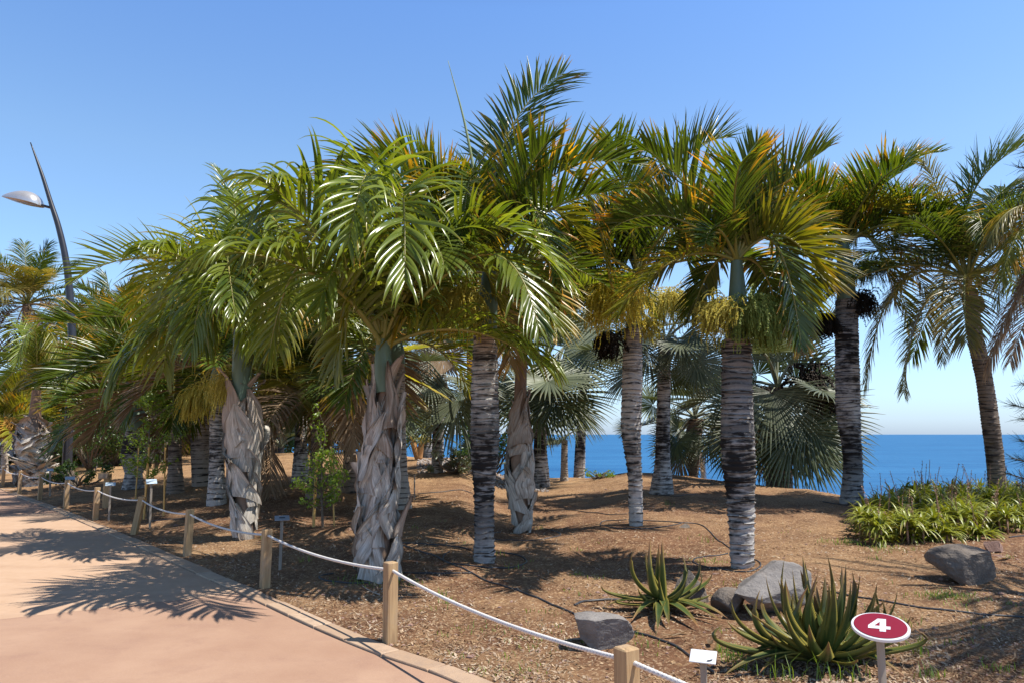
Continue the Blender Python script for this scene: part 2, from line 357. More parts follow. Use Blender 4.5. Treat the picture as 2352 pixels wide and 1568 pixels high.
def kerb_mat():
    m, n, b, out = newmat('kerb_stone'); p = geo(n); u, s, r, al = fcs(n)
    c = mixc(n, r, (.36,.235,.145), (.50,.36,.24)); c = mixc(n, math_(n, 'MULTIPLY_ADD', noise(n, p, 9, 6, .7), 2.6, -1.1, clamp=True), c, (.30,.21,.15))
    c = mixc(n, math_(n, 'MULTIPLY_ADD', noise(n, p, 80, 3, .7), 3, -1.8, clamp=True), c, (.62,.5,.38))
    n.links.new(c, b.inputs['Base Color']); b.inputs['Roughness'].default_value = .9; bump(n, b, noise(n, p, 45, 5, .7), .7, .006); return m
def sea_mat():
    m, n, b, out = newmat('sea_water'); p = geo(n)
    w1 = noise(n, mapping(n, p, (.010,.030,.02)), 1, 6, .65); w2 = noise(n, mapping(n, p, (.0016,.006,.01)), 1, 5, .6); w3 = noise(n, mapping(n, p, (.05,.16,.1)), 1, 4, .7)
    f = math_(n, 'ADD', math_(n, 'MULTIPLY', w1, .5), math_(n, 'MULTIPLY', w2, .5))
    c = mixc(n, math_(n, 'MULTIPLY_ADD', f, 3.0, -1.0, clamp=True), (.010,.086,.215), (.032,.158,.32))
    cap = math_(n, 'MULTIPLY_ADD', noise(n, mapping(n, p, (.014,.05,.05)), 1, 8, .75), 26, -18.6, clamp=True)
    c = mixc(n, cap, c, (.6,.7,.8))
    n.links.new(c, b.inputs['Base Color']); b.inputs['Roughness'].default_value = .55; b.inputs['Specular IOR Level'].default_value = .18
    bump(n, b, math_(n, 'ADD', w3, math_(n, 'MULTIPLY', w1, 3)), .6, 3.0); return m
def wood_mat():
    m, n, b, out = newmat('post_timber'); oi = n.nodes.new('ShaderNodeObjectInfo')
    v = objc(n); add = n.nodes.new('ShaderNodeVectorMath'); add.operation = 'ADD'; n.links.new(v, add.inputs[0]); n.links.new(oi.outputs['Random'], add.inputs[1])
    g = noise(n, mapping(n, add.outputs[0], (26, 26, 1.3)), 1, 6, .65, 1.2); g2 = noise(n, mapping(n, add.outputs[0], (110, 110, 2.2)), 1, 3, .7); st = noise(n, add.outputs[0], 3.2, 4)
    c = mixc(n, math_(n, 'MULTIPLY_ADD', g, 2.8, -.9, clamp=True), (.30,.185,.095), (.52,.36,.19))
    c = mixc(n, math_(n, 'MULTIPLY_ADD', g2, 3, -1.7, clamp=True), c, (.22,.13,.075))
    c = mixc(n, math_(n, 'MULTIPLY_ADD', st, 3, -1.5, clamp=True), c, (.40,.32,.25))
    crack = math_(n, 'MULTIPLY_ADD', noise(n, mapping(n, add.outputs[0], (40, 40, .9), (5,5,5)), 1, 2, .5, 1.0), -20, 5.6, clamp=True)
    c = mixc(n, math_(n, 'MULTIPLY', crack, .8), c, (.07,.045,.03))
    n.links.new(c, b.inputs['Base Color']); b.inputs['Roughness'].default_value = .8; b.inputs['Specular IOR Level'].default_value = .25
    bump(n, b, math_(n, 'SUBTRACT', math_(n, 'ADD', g, g2), crack), .6, .004); return m
def rope_mat():
    m, n, b, out = newmat('white_rope'); u, s, r, al = fcs(n); p = geo(n)
    c = mixc(n, u, (.20,.17,.145), (.74,.71,.67)); c = mixc(n, math_(n, 'MULTIPLY_ADD', noise(n, p, 5, 3), 2, -.8, clamp=True), c, mixc(n, .6, c, (.55,.5,.46)))
    n.links.new(c, b.inputs['Base Color']); b.inputs['Roughness'].default_value = .8; return m
def ring_mat(name, light, dark, dk=.5):
    m, n, b, out = newmat(name); ph, t, r, al = fcs(n); v = objc(n)
    band = noise(n, mapping(n, v, (3.0, 3.0, 16)), 1, 6, .65, .5)
    blot = noise(n, mapping(n, v, (2.0, 2.0, 1.5), (3,1,7)), 1, 4, .6)
    fine = noise(n, mapping(n, v, (26, 26, 90)), 1, 4, .7)
    f = math_(n, 'ADD', math_(n, 'MULTIPLY_ADD', band, 4.6, -2.3), math_(n, 'MULTIPLY_ADD', blot, 4.2, -2.12 + dk), clamp=True)
    f = math_(n, 'MAXIMUM', f, math_(n, 'MULTIPLY', al, 1.0, clamp=True))
    lt = mixc(n, math_(n, 'MULTIPLY_ADD', fine, 2.4, -.7, clamp=True), light, tuple(x * .66 for x in light))
    c = mixc(n, f, lt, dark)
    brown = math_(n, 'MULTIPLY', math_(n, 'MULTIPLY_ADD', t, 5.0, -4.3, clamp=True), math_(n, 'MULTIPLY_ADD', band, -4, 2.4, clamp=True))
    c = mixc(n, brown, c, (.34,.19,.09))
    line = math_(n, 'MULTIPLY', math_(n, 'GREATER_THAN', ph, .5), math_(n, 'MULTIPLY_ADD', noise(n, mapping(n, v, (7,7,3)), 1, 3), 4.5, -1.5, clamp=True))
    c = mixc(n, math_(n, 'MULTIPLY', line, .95), c, (.035,.028,.024))
    n.links.new(c, b.inputs['Base Color']); b.inputs['Roughness'].default_value = .85; b.inputs['Specular IOR Level'].default_value = .2
    bump(n, b, math_(n, 'ADD', fine, band), .8, .012); return m
def sheath_mat():
    m, n, b, out = newmat('papery_leaf_sheath'); u, v_, r, al = fcs(n); v = objc(n)
    comb = n.nodes.new('ShaderNodeCombineXYZ'); n.links.new(math_(n, 'MULTIPLY', u, 22), comb.inputs[0]); n.links.new(math_(n, 'MULTIPLY', v_, 2.4), comb.inputs[1]); n.links.new(math_(n, 'MULTIPLY', r, 40), comb.inputs[2])
    fib = noise(n, comb.outputs[0], 1.0, 5, .65, .6); st = noise(n, v, 3.5, 5, .65)
    c = mixc(n, math_(n, 'MULTIPLY_ADD', fib, 2.6, -.8, clamp=True), (.24,.205,.165), (.76,.71,.62))
    c = mixc(n, math_(n, 'MULTIPLY_ADD', st, 3.0, -1.55, clamp=True), c, (.42,.31,.215))
    c = mixc(n, math_(n, 'MULTIPLY', al, .85), c, (.26,.145,.08))
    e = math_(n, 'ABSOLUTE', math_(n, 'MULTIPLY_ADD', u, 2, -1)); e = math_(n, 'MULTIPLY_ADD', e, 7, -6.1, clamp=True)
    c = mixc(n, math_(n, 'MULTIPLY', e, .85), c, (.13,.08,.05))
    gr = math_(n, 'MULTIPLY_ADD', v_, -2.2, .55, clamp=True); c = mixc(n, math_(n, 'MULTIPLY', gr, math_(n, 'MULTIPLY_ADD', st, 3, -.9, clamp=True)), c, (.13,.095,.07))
    n.links.new(c, b.inputs['Base Color']); b.inputs['Roughness'].default_value = .62; b.inputs['Specular IOR Level'].default_value = .35
    bump(n, b, fib, .9, .012); return m
def rock_mat(name, a, bcol, cc):
    m, n, b, out = newmat(name); v = objc(n)
    k = noise(n, v, 3.5, 8, .7); f = noise(n, v, 38, 6, .75); s = noise(n, v, 1.6, 4, .6)
    c = mixc(n, math_(n, 'MULTIPLY_ADD', k, 2.8, -.9, clamp=True), a, bcol); c = mixc(n, math_(n, 'MULTIPLY_ADD', s, 3.2, -1.6, clamp=True), c, cc)
    c = mixc(n, math_(n, 'MULTIPLY_ADD', f, 4, -2.4, clamp=True), c, tuple(min(1, x * 1.7) for x in bcol))
    n.links.new(c, b.inputs['Base Color']); b.inputs['Roughness'].default_value = .9; b.inputs['Specular IOR Level'].default_value = .2
    vo = n.nodes.new('ShaderNodeTexVoronoi'); vo.inputs['Scale'].default_value = 46; n.links.new(v, vo.inputs['Vector'])
    bump(n, b, math_(n, 'ADD', math_(n, 'ADD', math_(n, 'MULTIPLY', k, 2), f), math_(n, 'MULTIPLY', vo.outputs[0], .4)), .8, .010); return m
def aloe_mat():
    m, n, b, out = newmat('aloe_leaf'); u, v_, r, al = fcs(n); v = objc(n)
    c = mixc(n, math_(n, 'MULTIPLY_ADD', noise(n, v, 7, 4), 2, -.5, clamp=True), (.020,.040,.013), (.052,.085,.026)); c = mixc(n, r, c, (.065,.095,.024))
    red = math_(n, 'MULTIPLY', math_(n, 'MULTIPLY_ADD', u, 3, -2.0, clamp=True), math_(n, 'MULTIPLY_ADD', r, 1.2, .1, clamp=True)); c = mixc(n, red, c, (.30,.12,.06))
    c = mixc(n, math_(n, 'MULTIPLY', v_, .75), c, (.38,.30,.06))
    n.links.new(c, b.inputs['Base Color']); b.inputs['Roughness'].default_value = .38; b.inputs['Specular IOR Level'].default_value = .35; return m
_q = flat(0, 1422); PB1 = _q[1] - .62 * _q[0] ; _q = flat(0, 1182); PB2 = _q[1] - .62 * _q[0]
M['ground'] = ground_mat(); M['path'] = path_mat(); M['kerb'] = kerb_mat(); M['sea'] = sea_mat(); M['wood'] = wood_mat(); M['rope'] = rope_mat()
M['ring'] = ring_mat('ringed_bark', (.64,.60,.55), (.035,.030,.027), .05); M['ring_dark'] = ring_mat('dark_ringed_bark', (.60,.565,.525), (.028,.024,.022), .40)
M['ring_pale'] = ring_mat('pale_ringed_bark', (.50,.43,.36), (.10,.08,.07), -.35); M['ring_brown'] = ring_mat('brown_ringed_bark', (.30,.235,.18), (.06,.045,.035), 0)
M['sheath'] = sheath_mat(); M['rock'] = rock_mat('grey_rock', (.15,.135,.125), (.31,.285,.26), (.22,.17,.13)); M['rock_b'] = rock_mat('brown_rock', (.12,.10,.085), (.26,.22,.18), (.20,.14,.10)); M['rock_r'] = rock_mat('reddish_rock', (.22,.13,.10), (.38,.25,.20), (.3,.18,.13))
M['aloe'] = aloe_mat()

# ---------------------------------------------------------------- setting
def axis(segs):
    out = []
    for a, b, s in segs: out += list(np.arange(a, b, s))
    out.append(segs[-1][1]); return np.array(out)
xs = axis([(-260,-60,10),(-60,-20,1.2),(-20,-8,.3),(-8,9,.075),(9,20,.4),(20,120,6)])
ys = axis([(-60,-6,6),(-6,2,.6),(2,13,.075),(13,32,.25),(32,60,1.0),(60,200,6)])
XX, YY = np.meshgrid(xs, ys); ZZ = height(XX, YY)
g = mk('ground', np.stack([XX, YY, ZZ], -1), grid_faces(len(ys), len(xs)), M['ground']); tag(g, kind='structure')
s = 90000.0
sea = mk('sea', [(-s, 25, -42), (s, 25, -42), (s, s, -42), (-s, s, -42)], [(0, 1, 2, 3)], M['sea'], smooth=False); tag(sea, kind='structure')
# path: sheet from the kerb's inner edge out to the left and behind the camera
def offset_curve(P, d):
    T = norm(np.gradient(P, axis=0)); N = np.stack([-T[:, 1], T[:, 0]], -1); return P + N * d
Es = smooth_path(np.column_stack([E, np.zeros(len(E))]), 12)[:, :2]
KW = .17
inner = offset_curve(Es, -KW)
outp = inner + np.array([-60.0, -30.0])
NP = 8; rows = [inner + (outp - inner) * (k / (NP - 1)) ** 2 for k in range(NP)]
Vp = np.concatenate([np.column_stack([r_, np.full(len(r_), 0.0)]) for r_ in rows])
p = mk('path', Vp, grid_faces(NP, len(inner)), M['path']); tag(p, kind='structure')
# kerb stones
mb = MB(); seglen = np.r_[0, np.cumsum(np.linalg.norm(np.diff(Es, axis=0), axis=1))]
def along(Pc, sv): return np.stack([np.interp(sv, seglen, Pc[:, 0]), np.interp(sv, seglen, Pc[:, 1])], -1)
sv = 8.0
while sv < seglen[-1] - 1:
    L = .52; q = along(Es, np.array([sv + .006, sv + L - .006])); d = norm(q[1] - q[0]); nn = np.array([-d[1], d[0]])
    jit = random.uniform(-.008, .008); zt = .016 + random.uniform(-.003, .004); cv = []
    for (pp, k) in ((q[0], 0), (q[1], 0), (q[1], -KW), (q[0], -KW)): cv.append(pp + nn * (k + jit + .01))
    cv = np.array(cv); c0 = cv.mean(0)
    lo = np.column_stack([cv, np.full(4, -.05)]); mid = np.column_stack([cv, np.full(4, zt - .006)]); hi = np.column_stack([c0 + (cv - c0) * .955, np.full(4, zt)])
    V = np.vstack([lo, mid, hi]); Fq = np.vstack([grid_faces(3, 4, True), [[8, 9, 10, 11]]])
    mb.add(V, Fq, 0, np.tile([0, 0, random.random(), 0], (12, 1))); sv += L
k = mb.obj('kerb', [M['kerb']], smooth=False); tag(k, kind='structure')

# ---------------------------------------------------------------- fronds
def frond_mb(P0, P1, P2, n=44, L=.65, W=.034, a0=72, a1=24, vee=30, droop=.6, seg=5, pet=.16, rr=.016, jit=1.0, roll=0, rs=None, hint=None, plume=0):
    rs = rs or np.random.default_rng(1); mb = MB()
    P0, P1, P2 = (np.asarray(v, float) for v in (P0, P1, P2))
    Q = bez(P0, P1, P2, 64); T = norm(np.gradient(Q, axis=0))
    cum = np.r_[0, np.cumsum(np.linalg.norm(np.diff(Q, axis=0), axis=1))]; cum /= cum[-1]
    up = np.array([0, 0, 1.0]); N = up - (T @ up)[:, None] * T; bad = np.linalg.norm(N, axis=1) < .15
    hv = np.array(hint if hint is not None else (0, -1, .0)); N2 = hv - (T @ hv)[:, None] * T
    N = np.where(bad[:, None], N2, N) if hint is None else N2
    # keep the frame continuous along the stem
    for i in range(1, len(N)):
        if N[i] @ N[i - 1] < 0: N[i] = -N[i]
    for _ in range(6): N[1:-1] = (N[:-2] + N[1:-1] + N[2:]) / 3
    N = norm(N - (N * T).sum(-1, keepdims=True) * T); B = np.cross(T, N)
    if roll:
        rl = np.linspace(0, R(roll), 64)[:, None]; N, B = np.cos(rl) * N + np.sin(rl) * B, np.cos(rl) * B - np.sin(rl) * N
    # stem
    rad = rr * (1.35 - 1.2 * cum); rad[:5] *= np.linspace(1.7, 1.05, 5)
    V, Fq = tube(Q[::3], rad[::3], 6, False); mb.add(V, Fq, 1)
    s = np.linspace(pet, 1, n); s = np.repeat(s, 2) + rs.normal(0, .004, 2 * n); s = np.clip(s, pet, 1)
    side = np.tile([1.0, -1.0], n)
    def I(A): return np.stack([np.interp(s, cum, A[:, k]) for k in range(3)], -1)
    p = I(Q); t = norm(I(T)); nn = norm(I(N)); bb = norm(I(B)); m = len(s)
    q = (s - pet) / (1 - pet)
    Li = L * (.42 + .58 * np.sin(np.pi * np.clip(q * .86 + .1, 0, 1)) ** .7) * rs.uniform(.86, 1.08, m)
    Li *= np.where(q > .93, .8, 1)
    al = np.radians(a0 + (a1 - a0) * q ** 1.3 + rs.normal(0, 4 * jit, m)); ve = np.radians(vee * (1 - .4 * q) + rs.normal(0, 9 * jit, m) + plume * rs.choice([-1, 0, 1], m))
    d = np.cos(al)[:, None] * t + np.sin(al)[:, None] * (side[:, None] * np.cos(ve)[:, None] * bb + np.sin(ve)[:, None] * nn)
    g = droop * rs.uniform(.65, 1.35, m)
    wp = np.interp(np.linspace(0, 1, seg + 1), [0, .12, .4, .75, 1], [.35, .85, 1, .62, .04])
    rnd = rs.random(m); Wi = W * rs.uniform(.8, 1.15, m) * (Li / L) ** .4
    nodes = []
    for k in range(seg + 1):
        wv = norm(t - (t * d).sum(-1, keepdims=True) * d); nm = np.cross(d, wv)
        ww = (Wi * wp[k])[:, None]
        c = p - nm * ww * .28; nodes.append(np.stack([p - wv * ww * .5, c, p + wv * ww * .5], 1))
        if k < seg:
            p = p + d * (Li / seg)[:, None]
            x = (k + 1) / seg
            d = norm(d + np.array([0, 0, -1.0]) * (g * (1.6 * x) / seg)[:, None] + rs.normal(0, .025 * jit, (m, 3)))
    Nn = np.stack(nodes, 1)              # m, seg+1, 3, 3
    V = Nn.reshape(-1, 3)
    f0 = grid_faces(seg + 1, 3); Fq = (f0[None] + (np.arange(m) * (seg + 1) * 3)[:, None, None]).reshape(-1, 4)
    A = np.zeros((m, seg + 1, 3, 4)); A[..., 0] = np.linspace(0, 1, seg + 1)[None, :, None]; A[..., 1] = s[:, None, None]; A[..., 2] = rnd[:, None, None]
    mb.add(V, Fq, 0, A)
    return mb
def fan_mb(P0, P1, H, Rf=.85, n=40, spread=135, droop=.5, cup=12, split=.5, seg=6, rr=.014, rs=None, nrm=None, axis=None):
    rs = rs or np.random.default_rng(1); mb = MB()
    P0, P1, H = (np.asarray(v, float) for v in (P0, P1, H))
    Q = bez(P0, P1, H, 20); V, Fq = tube(Q, np.linspace(rr * 1.5, rr * .8, 20), 6, False); mb.add(V, Fq, 1)
    T = norm(Q[-1] - Q[-3]) if axis is None else norm(np.asarray(axis, float)); up = np.array([0, 0, 1.0])
    N = (up if nrm is None else np.asarray(nrm, float)); N = N - (N @ T) * T
    N = norm(N) if np.linalg.norm(N) > .1 else norm(np.cross(T, [1, 0, .2])); B = np.cross(T, N)
    th = np.radians(np.linspace(-spread, spread, n) + rs.normal(0, .8, n)); dth = np.radians(2 * spread / n)
    Li = Rf * (.80 + .20 * np.cos(th * .6)) * rs.uniform(.9, 1.05, n)
    rad = np.linspace(.03, 1, seg + 1)
    cu = np.radians(cup)
    base = np.cos(th)[:, None] * T + np.sin(th)[:, None] * B
    d = norm(base * np.cos(cu) + N * np.sin(cu)); side = np.cross(N, base)
    p = H + d * (.03 * Li)[:, None]; dd = d.copy(); nodes = []
    wfull = dth * 1.02
    for k in range(seg + 1):
        r_ = rad[k]; ww = np.where(r_ < split, r_ * wfull, split * wfull * np.clip((1 - r_) / (1 - split), .03, 1) ** .8) * Li
        sd = norm(side - (side * dd).sum(-1, keepdims=True) * dd); nm = np.cross(dd, sd)
        nm = nm * np.sign((nm @ N))[:, None]
        fold = np.minimum(.35, .35)
        nodes.append(np.stack([p - sd * ww[:, None] * .5, p + nm * (ww * fold)[:, None], p + sd * ww[:, None] * .5], 1))
        if k < seg:
            step = (rad[k + 1] - rad[k]) * Li; p = p + dd * step[:, None]
            gg = droop * (.25 if r_ < split else 1.7) * rs.uniform(.7, 1.3, n)
            dd = norm(dd + np.array([0, 0, -1.0]) * (gg / seg)[:, None] + (rs.normal(0, .03, (n, 3)) if r_ >= split else 0))
    Nn = np.stack(nodes, 1); V = Nn.reshape(-1, 3); f0 = grid_faces(seg + 1, 3)
    Fq = (f0[None] + (np.arange(n) * (seg + 1) * 3)[:, None, None]).reshape(-1, 4)
    A = np.zeros((n, seg + 1, 3, 4)); A[..., 0] = rad[None, :, None]; A[..., 2] = rs.random(n)[:, None, None]
    mb.add(V, Fq, 0, A); return mb

# shared frond variants (pointing along +X from the origin, unit length L) for crowns
CLS = [(84, .22, .97), (68, .60, .72), (52, .86, .36), (32, .95, -.08), (8, .80, -.52), (-25, .38, -.88)]
def variants(sp):
    out = {}
    for c, (e0, x2, z2) in enumerate(CLS):
        for v in range(2):
            rs = np.random.default_rng(100 + c * 7 + v); e = R(e0); y2 = rs.normal(0, .10)
            P1 = (.52 * math.cos(e), 0, .52 * math.sin(e)); P2 = (x2, y2, z2)
            if sp == 'feather': mbb = frond_mb((0,0,0), P1, P2, n=50, L=.40, W=.021, vee=(58, 58, 56, 50, 35, 15)[c], droop=.55, rr=.011, rs=rs, seg=4, pet=.14, a0=66)
            elif sp == 'lush': mbb = frond_mb((0,0,0), P1, P2, n=36, L=.50, W=.027, vee=(45, 45, 42, 35, 20, 10)[c], droop=2.5, rr=.012, rs=rs, seg=7, a0=72)
            elif sp == 'coco': mbb = frond_mb((0,0,0), P1, P2, n=66, L=.34, W=.0135, vee=18, droop=.9, rr=.009, rs=rs, seg=4, pet=.2, a0=64)
            else:
                l = {0: (.10, .62), 1: (.40, .48), 2: (.56, .26), 3: (.60, -.06), 4: (.48, -.34), 5: (.22, -.5)}[c]
                mbb = fan_mb((0,0,0), (.3 * math.cos(e), 0, .3 * math.sin(e)), (l[0], 0, l[1]), Rf=.50, n=38, spread=128, droop=.35 + .12 * c, cup=10, rr=.012, rs=rs, seg=5)
            o = mbb.obj('frond', [M['feather'], M['rachis']]); me = o.data; bpy.data.objects.remove(o); out[(c, v)] = me
    return out
VAR = {k: variants(k) for k in ('feather', 'lush', 'coco', 'fan')}
def put_frond(root, hub, sp, cls, az, scale, mat, rmat=None, tilt=0, name='frond'):
    me = VAR[sp][(cls, random.randint(0, 1))]
    o = bpy.data.objects.new(name, me); C.objects.link(o); o.parent = root
    o.location = tuple(float(a - b) for a, b in zip(hub, root.location)); o.rotation_euler = (tilt, 0, az); o.scale = (scale,) * 3
    o.material_slots[0].link = 'OBJECT'; o.material_slots[0].material = M[mat]
    o.material_slots[1].link = 'OBJECT'; o.material_slots[1].material = M[rmat or ('rachis_d' if mat == 'dry' else 'petiole_s' if sp == 'fan' else 'rachis')]
    return o
def crown(root, hub, sp, n, scale, mats, cls=None, az0=0, dead=0, skip=None):
    # mats: {'young': .., 'mid': .., 'old': ..}
    cl = cls or [0, 1, 1, 2, 2, 2, 3, 3, 3, 3, 4, 4, 4]
    for i in range(n):
        c = cl[int(i * len(cl) / n)]; az = az0 + i * 2.39996 + random.uniform(-.25, .25)
        if skip and skip(az % (2 * math.pi), c): continue
        mt = mats[0] if c < 2 else (random.choice(mats[1]) if c < 4 else random.choice(mats[2]))
        put_frond(root, hub, sp, c, az, scale * random.uniform(.85, 1.12), mt)
    for i in range(dead):
        put_frond(root, hub, sp, 5, az0 + 1 + i * 2.1, scale * random.uniform(.8, 1), 'dry')
def hero(root, hub, Y, lst, sp, default=None):
    # each: (ctrl px, ctrl py, tip px, tip py, tip depth offset, material, overrides)
    for i, e in enumerate(lst):
        cx_, cy_, tx, ty, dd, mt = e[:6]; kw = dict(e[6]) if len(e) > 6 else {}
        P0 = np.asarray(hub); P1 = pt(cx_, cy_, Y + dd * kw.pop('cd', .45)); P2 = pt(tx, ty, Y + dd)
        P1 = P1 + .75 * (P1 - (P0 + P2) / 2)
        rs = np.random.default_rng(500 + i * 13 + int(tx))
        base = dict(feather=dict(n=58, L=.72, W=.038, vee=60, droop=.30, a0=66, seg=6, pet=.14, rr=.017),
                    lush=dict(n=36, L=.86, W=.050, vee=48, droop=1.9, seg=10, pet=.15, rr=.02, a0=72),
                    coco=dict(n=84, L=.62, W=.020, vee=12, droop=.9, seg=6, pet=.18, rr=.022, a0=62))[sp]
        if sp == 'lush' and 'droop' in kw: kw['droop'] *= 1.2
        if sp == 'lush' and 'L' in kw: kw['L'] *= 1.1
        base.update(kw); mbb = frond_mb(P0, P1, P2, rs=rs, **base)
        mbb.obj('frond', [M[mt], M['rachis_d' if mt == 'dry' else 'rachis']], parent=root)
def hero_fan(root, hub, Y, lst):
    # (hub px, hub py, depth offset, axis px dx, dy, R, mat, normal)
    for i, (hx, hy, dd, ax, ay, Rf, mt, nr, kw) in enumerate(lst):
        H = pt(hx, hy, Y + dd); A = np.array([ax, kw.get('ayd', -.2), -ay]); rs = np.random.default_rng(900 + i)
        mid = (np.asarray(hub) + H) / 2 + np.array([0, 0, .12])
        mbb = fan_mb(hub, mid, H, Rf=Rf, n=kw.get('n', 46), spread=kw.get('spread', 120), droop=kw.get('droop', .45), cup=kw.get('cup', 12), rs=rs, axis=A, nrm=nr, seg=7, split=kw.get('split', .5))
        mbb.obj('frond', [M[mt], M['petiole_s']], parent=root)

# ---------------------------------------------------------------- trunks
def trunk_ring(root, P, rad, mat, spacing=.07, step=.006, seed=0, sides=40, darkband=None, name='trunk'):
    # P: centreline points (n,3), rad: radii at those points
    P = np.asarray(P, float); S = smooth_path(P, 16); Rr = np.interp(np.linspace(0, 1, len(S)), np.linspace(0, 1, len(rad)), rad)
    cum = np.r_[0, np.cumsum(np.linalg.norm(np.diff(S, axis=0), axis=1))]; H = cum[-1]; rs = np.random.default_rng(seed)
    zs = []; ph = []; off = []; rid = []; z = 0; i = 0
    while z < H:
        dz = spacing * rs.uniform(.6, 1.35) * (1.15 - .5 * z / H); st = step * rs.uniform(.4, 1.5)
        for f, o_, pp in ((0, 1.0, 1), (.10, .15, 1), (.2, -.3, 0), (.6, .1, 0), (.93, .9, 0)):
            zs.append(min(z + f * dz, H)); ph.append(pp); off.append(o_ * st); rid.append(i)
        z += dz; i += 1
    zs = np.array(zs); off = np.array(off); n = len(zs)
    c = np.stack([np.interp(zs, cum, S[:, k]) for k in range(3)], -1); r_ = np.interp(zs, cum, Rr)
    th = np.arange(sides) * 2 * math.pi / sides
    rid = np.array(rid); amp = rs.uniform(0, .35, rid.max() + 1) * spacing; pha = rs.uniform(0, 6.28, rid.max() + 1)
    wob = amp[rid][:, None] * np.sin(th[None] * 1 + pha[rid][:, None]) + amp[rid][:, None] * .4 * np.sin(3 * th[None] + pha[rid][:, None] * 2)
    rr_ = (r_ + off)[:, None] * (1 + .018 * np.sin(th[None] * 3 + zs[:, None] * 4) + rs.normal(0, .006, (n, sides)))
    V = c[:, None, :] + np.stack([rr_ * np.cos(th), rr_ * np.sin(th), wob], -1)
    # flare at base goes into the ground
    V[0, :, 2] -= .08; V[1, :, 2] -= .03
    A = np.zeros((n, sides, 4)); A[..., 0] = np.array(ph)[:, None]; A[..., 1] = (zs / H)[:, None]; A[..., 2] = rs.random(rid.max() + 1)[rid][:, None]
    if darkband:
        for (a, b) in darkband: A[..., 3] = np.maximum(A[..., 3], (np.clip(1 - np.abs(zs / H - a) / b, 0, 1) * .9)[:, None] * (.45 + .55 * rs.random((n, 1)) ** .5))
    mb = MB(); mb.add(V, grid_faces(n, sides, True), 0, A); return mb.obj(name, [mat], parent=root)
def trunk_sheath(root, P, rad, seed=0, n=42, hh=.55, flare=1.0, wr=1.0, brown=.8):
    P = np.asarray(P, float); S = smooth_path(P, 12); Rr = np.interp(np.linspace(0, 1, len(S)), np.linspace(0, 1, len(rad)), rad)
    cum = np.r_[0, np.cumsum(np.linalg.norm(np.diff(S, axis=0), axis=1))]; H = cum[-1]; rs = np.random.default_rng(seed); mb = MB()
    th = np.arange(20) * 2 * math.pi / 20; zz = np.linspace(0, H, 20)
    c = np.stack([np.interp(zz, cum, S[:, k]) for k in range(3)], -1); rr_ = np.interp(zz, cum, Rr) * .74
    V = c[:, None, :] + rr_[:, None, None] * np.stack([np.cos(th), np.sin(th), 0 * th], -1)[None]; V[0, :, 2] -= .1
    A0 = np.zeros((20, 20, 4)); A0[..., 3] = 1; A0[..., 0] = .5; mb.add(V, grid_faces(20, 20, True), 0, A0)
    nu, nv = 19, 20
    for i in range(n):
        f = i / (n - 1); z0 = -.12 + f * (H * 1.0 - hh * .55); h = hh * rs.uniform(.75, 1.25)
        t0 = i * 2.39996 + rs.normal(0, .2); sk = (1 if rs.random() < .5 else -1) * rs.uniform(.3, 2.1); phi0 = rs.uniform(.75, 1.35); sd = rs.uniform(0, 50)
        tipout = rs.uniform(.0, .06) * flare * (1 + 1.2 * (rs.random() < .15)); edgec = rs.uniform(.015, .055) * flare; lay = rs.uniform(-.012, .045) * wr * flare ** .5; es = rs.choice([-1, 1])
        u = np.linspace(-1, 1, nu)[None, :]; v = np.linspace(0, 1, nv)[:, None]
        ph = phi0 * (1 - v ** 1.6 * .93) * (1 - .12 * np.sin(9 * v + sd))
        ang = t0 + sk * v ** 1.2 + ph * u + .05 * np.sin(v * 7 + sd)
        z = z0 + h * v + .05 * u * sk * (1 - v) - .06 * u * u * (1 - v)
        rb = np.interp(np.clip(z, 0, H), cum, Rr) * .86
        wrk = (.013 * wr * np.sin(u * 5 + v * 6 * sk + sd) * (1 - .3 * v)) + .009 * wr * np.sin(v * 14 + 4 * np.sin(u * 2.5 + sd) + sd) + .0035 * wr * np.sin(u * 17 + v * 3 + 1.7 * sd)
        r_ = rb * .93 + .010 + .022 * (1 - np.abs(u) ** 2) * (1 - v) + wrk + lay + edgec * np.clip(u * es, 0, 1) ** 3 + .012 * np.abs(u) ** 5 + tipout * v ** 4 + .012 * np.cos(sd) * v
        cc = np.stack([np.interp(np.clip(z, 0, H), cum, S[:, k]) for k in range(2)], -1); zb = S[0, 2]
        V = np.stack([cc[..., 0] + r_ * np.cos(ang), cc[..., 1] + r_ * np.sin(ang), z + zb], -1)
        A = np.zeros((nv, nu, 4)); A[..., 0] = (u + 1) / 2; A[..., 1] = v; A[..., 2] = rs.random(); A[..., 3] = np.clip((f - .72) * 3, 0, 1) * brown
        mb.add(V, grid_faces(nv, nu), 0, A)
    return mb.obj('trunk', [M['sheath']], parent=root)
